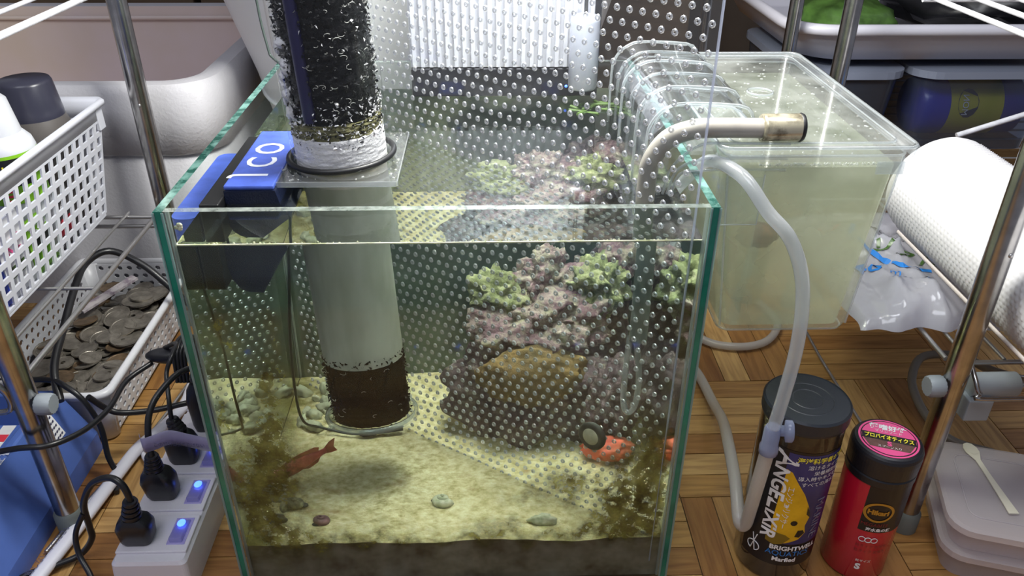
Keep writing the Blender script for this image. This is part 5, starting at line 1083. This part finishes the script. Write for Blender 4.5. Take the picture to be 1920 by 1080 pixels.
def plug(label, x, y, h, cable, r=0.0024, tilt=(0, 0), cn='cable'):
    t = thing('power_plug', label, 'plug', (x, y, 0.0336))
    rg = []
    for z, a, b, in ((0.0338, 0.0100, 0.0075), (0.037, 0.0112, 0.0085), (0.050, 0.0122, 0.0090), (0.0560, 0.0100, 0.0078), (0.0590, 0.0066, 0.0060)):
        zz = 0.0338+(z-0.0338)*h; rg.append([p+Vector((tilt[0]*(zz-0.0338), tilt[1]*(zz-0.0338), 0)) for p in rrect(x-a, x+a, y-b, y+b, min(a, b)*0.6, zz, 4)])
    MB().loft(rg).build('plug_body', 'black', t)
    c = Vector((x, y, 0.0338+0.0262*h))+Vector((tilt[0]*0.0262*h, tilt[1]*0.0262*h, 0)); d = (Vector(cable[0])-c).normalized(); ln = (Vector(cable[0])-c).length
    for q in range(4): MB().lathe([(0.0066-q*0.0006, 0), (0.0070-q*0.0006, 0.0012), (0.0062-q*0.0006, 0.0030)], c+d*(ln*q/4), 16, 0, d).build('strain_relief', 'black', t)
    MB().tube([c+d*ln*0.5]+[Vector(p) for p in cable], r, 10).build(cn, 'black_cable', t)
plug('nearest black plug in the power strip, its cable curling over', -0.2262, 0.0230, 0.95, [(-0.2218, 0.0195, 0.0755), (-0.2245, 0.0205, 0.0880), (-0.2339, 0.0242, 0.0910), (-0.2492, 0.0277, 0.082), (-0.2606, 0.0292, 0.062), (-0.2663, 0.0348, 0.035), (-0.2688, 0.0359, 0.020), (-0.2800, 0.0336, 0.006), (-0.2954, 0.0241, 0.005), (-0.3140, 0.0137, 0.005), (-0.33, -0.02, 0.005)], tilt=(0.05, -0.1))
plug('second black plug in the strip, wrapped in the printed tag', -0.2230, 0.0665, 1.15, [(-0.2215, 0.0610, 0.078), (-0.2228, 0.0661, 0.090), (-0.2218, 0.0750, 0.105), (-0.2161, 0.0870, 0.115), (-0.2039, 0.1060, 0.120), (-0.185, 0.14, 0.10), (-0.18, 0.20, 0.03)], tilt=(0, -0.15))
plug('third black plug in the power strip behind the tagged one', -0.2195, 0.1050, 1.1, [(-0.2228, 0.1060, 0.074), (-0.2238, 0.1125, 0.090), (-0.2293, 0.1302, 0.100), (-0.2261, 0.1392, 0.110), (-0.2300, 0.1600, 0.108), (-0.25, 0.18, 0.09)], 0.0018)
plug('tallest black plug in the strip, close to the tank glass', -0.2120, 0.1440, 1.9, [(-0.2110, 0.1450, 0.095), (-0.2080, 0.1550, 0.115), (-0.2000, 0.18, 0.12), (-0.19, 0.22, 0.08), (-0.185, 0.26, 0.02)], 0.0024)
tg = thing('tag', 'pale printed tag strap wound round the second plug’s cable', 'tag', (-0.20, 0.07, 0.09))
m = MB(); P = smooth_path([(-0.2275, 0.0640, 0.089), (-0.2240, 0.0585, 0.089), (-0.2170, 0.0600, 0.0900), (-0.2060, 0.0640, 0.0915), (-0.1900, 0.0620, 0.0890), (-0.1740, 0.0590, 0.0870)], 6)
m.loft([[p+Z*0.0065, p-Z*0.0065] for p in P], caps=False, closed=False); m.build('strap', 'band', tg, solid=0.0003)
text_obj('この部分は折り曲げない', 0.0042, 'ink', lambda u, v: tuple(Vector((-0.2165+u, 0.0592, 0.0880+v))+Vector((0, 0.10*min(u, 0.01)-0.10*max(u-0.012, 0)-0.0012, 0))), tg, wx=0.8)
# cables
def cable(label, pts, r, mat='black_cable', cat='cable', flat=1.0, name='cable'):
    o = MB().tube(pts, r, 10, flat=flat).build(name, mat, base=pts[len(pts)//2]); return tag(o, label, cat)
cable('black cable dropping from the curled plug cable to the floor', [(-0.2640, 0.030, 0.052), (-0.2725, 0.0270, 0.035), (-0.2715, 0.0212, 0.020), (-0.2603, 0.0088, 0.010), (-0.2520, -0.0085, 0.0035), (-0.245, -0.04, 0.0035)], 0.0020)
wc = cable('thick white power cable with printed warning on the floor', [(-0.3100, -0.0300, 0.0065), (-0.3020, 0.0080, 0.0065), (-0.2950, 0.0480, 0.0065), (-0.2890, 0.0900, 0.0065), (-0.2847, 0.1200, 0.0065), (-0.2795, 0.1500, 0.0065), (-0.2680, 0.1760, 0.0065), (-0.2588, 0.2080, 0.0065), (-0.2598, 0.2480, 0.0065), (-0.25, 0.32, 0.0065)], 0.0040, 'white_cable', flat=1.5)
OFF[wc.name] = Vector(wc.location)
text_obj('で使用しないでください', 0.0062, 'ink', lambda u, v: (-0.3065+u*0.19-v, 0.0005+u+v*0.19, 0.01075), wc, wx=0.85)
cable('thin white cable bent on the floor behind the thick one', [(-0.2425, 0.1376, 0.010), (-0.2600, 0.1300, 0.006), (-0.2740, 0.1440, 0.0035), (-0.2740, 0.1620, 0.0035), (-0.2450, 0.2600, 0.0035)], 0.0022, 'white_cable')
cable('black cable running over the pole and down the coin basket’s corner', [(-0.43, 0.17, 0.080), (-0.3856, 0.1514, 0.0800), (-0.3368, 0.1507, 0.080), (-0.3163, 0.1400, 0.080), (-0.3037, 0.1350, 0.070), (-0.2960, 0.1334, 0.045), (-0.2920, 0.1240, 0.020), (-0.2862, 0.1186, 0.004), (-0.28, 0.10, 0.003)], 0.0023)
cable('black cable sagging in front of the pole up to the black adaptor', [(-0.40, 0.06, 0.082), (-0.3450, 0.0560, 0.085), (-0.3060, 0.0510, 0.095), (-0.2850, 0.0540, 0.095), (-0.2737, 0.0780, 0.0880), (-0.2718, 0.1130, 0.080), (-0.2734, 0.1500, 0.078), (-0.2601, 0.1728, 0.080)], 0.0022)
cable('straight black cable crossing low in front of the coin basket', [(-0.3020, 0.1400, 0.070), (-0.2960, 0.1480, 0.052), (-0.2853, 0.1500, 0.045), (-0.2626, 0.1590, 0.040), (-0.2420, 0.1664, 0.040), (-0.19, 0.20, 0.03)], 0.0026)
cable('thick black cable looping over the coins', [(-0.3224, 0.1350, 0.070), (-0.3347, 0.1607, 0.085), (-0.3416, 0.2017, 0.098), (-0.3492, 0.2481, 0.110), (-0.3570, 0.2912, 0.112), (-0.3452, 0.3157, 0.112), (-0.3185, 0.3139, 0.100), (-0.2932, 0.3060, 0.080), (-0.26, 0.30, 0.04), (-0.24, 0.30, 0.004)], 0.0034)
ad = thing('cable_adaptor', 'black bundled adaptor lying above the plugs beside the tank glass', 'adaptor', (-0.24, 0.18, 0.075))
MB().ell((-0.244, 0.176, 0.085), (0.022, 0.008, 0.007), 20, 12).build('body', 'black', ad)
for k in range(4): MB().tube([(-0.236+k*0.003, 0.158, 0.070), (-0.236+k*0.003, 0.166, 0.097), (-0.236+k*0.003, 0.190, 0.095), (-0.236+k*0.003, 0.192, 0.070)], 0.0017, 8).build('wire_loop', 'black_cable', ad)
MB().box((-0.222, 0.172, 0.034), (-0.200, 0.20, 0.088)).build('transformer', 'black', ad, bevel=0.003)
# floor trims
o = MB().tube([(0.372, 0.40, 0.0015), (0.3660, 0.30, 0.0015), (0.3648, 0.2416, 0.0015), (0.3660, 0.12, 0.0015)], 0.0016, 6).build('thin_wire', 'steel_dull', base=(0.366, 0.25, 0)); tag(o, 'thin grey wire lying straight on the floor behind the canisters', 'wire')
o = MB().tube([(-0.262, 0.30, 0.0022), (-0.2700, 0.2300, 0.0022), (-0.2790, 0.1700, 0.0022), (-0.2960, 0.1050, 0.0022), (-0.3090, 0.0400, 0.0022)], 0.0018, 6).build('thin_wire', 'steel_dull', base=(-0.28, 0.17, 0)); tag(o, 'thin grey wire on the floor alongside the thick white cable', 'wire')
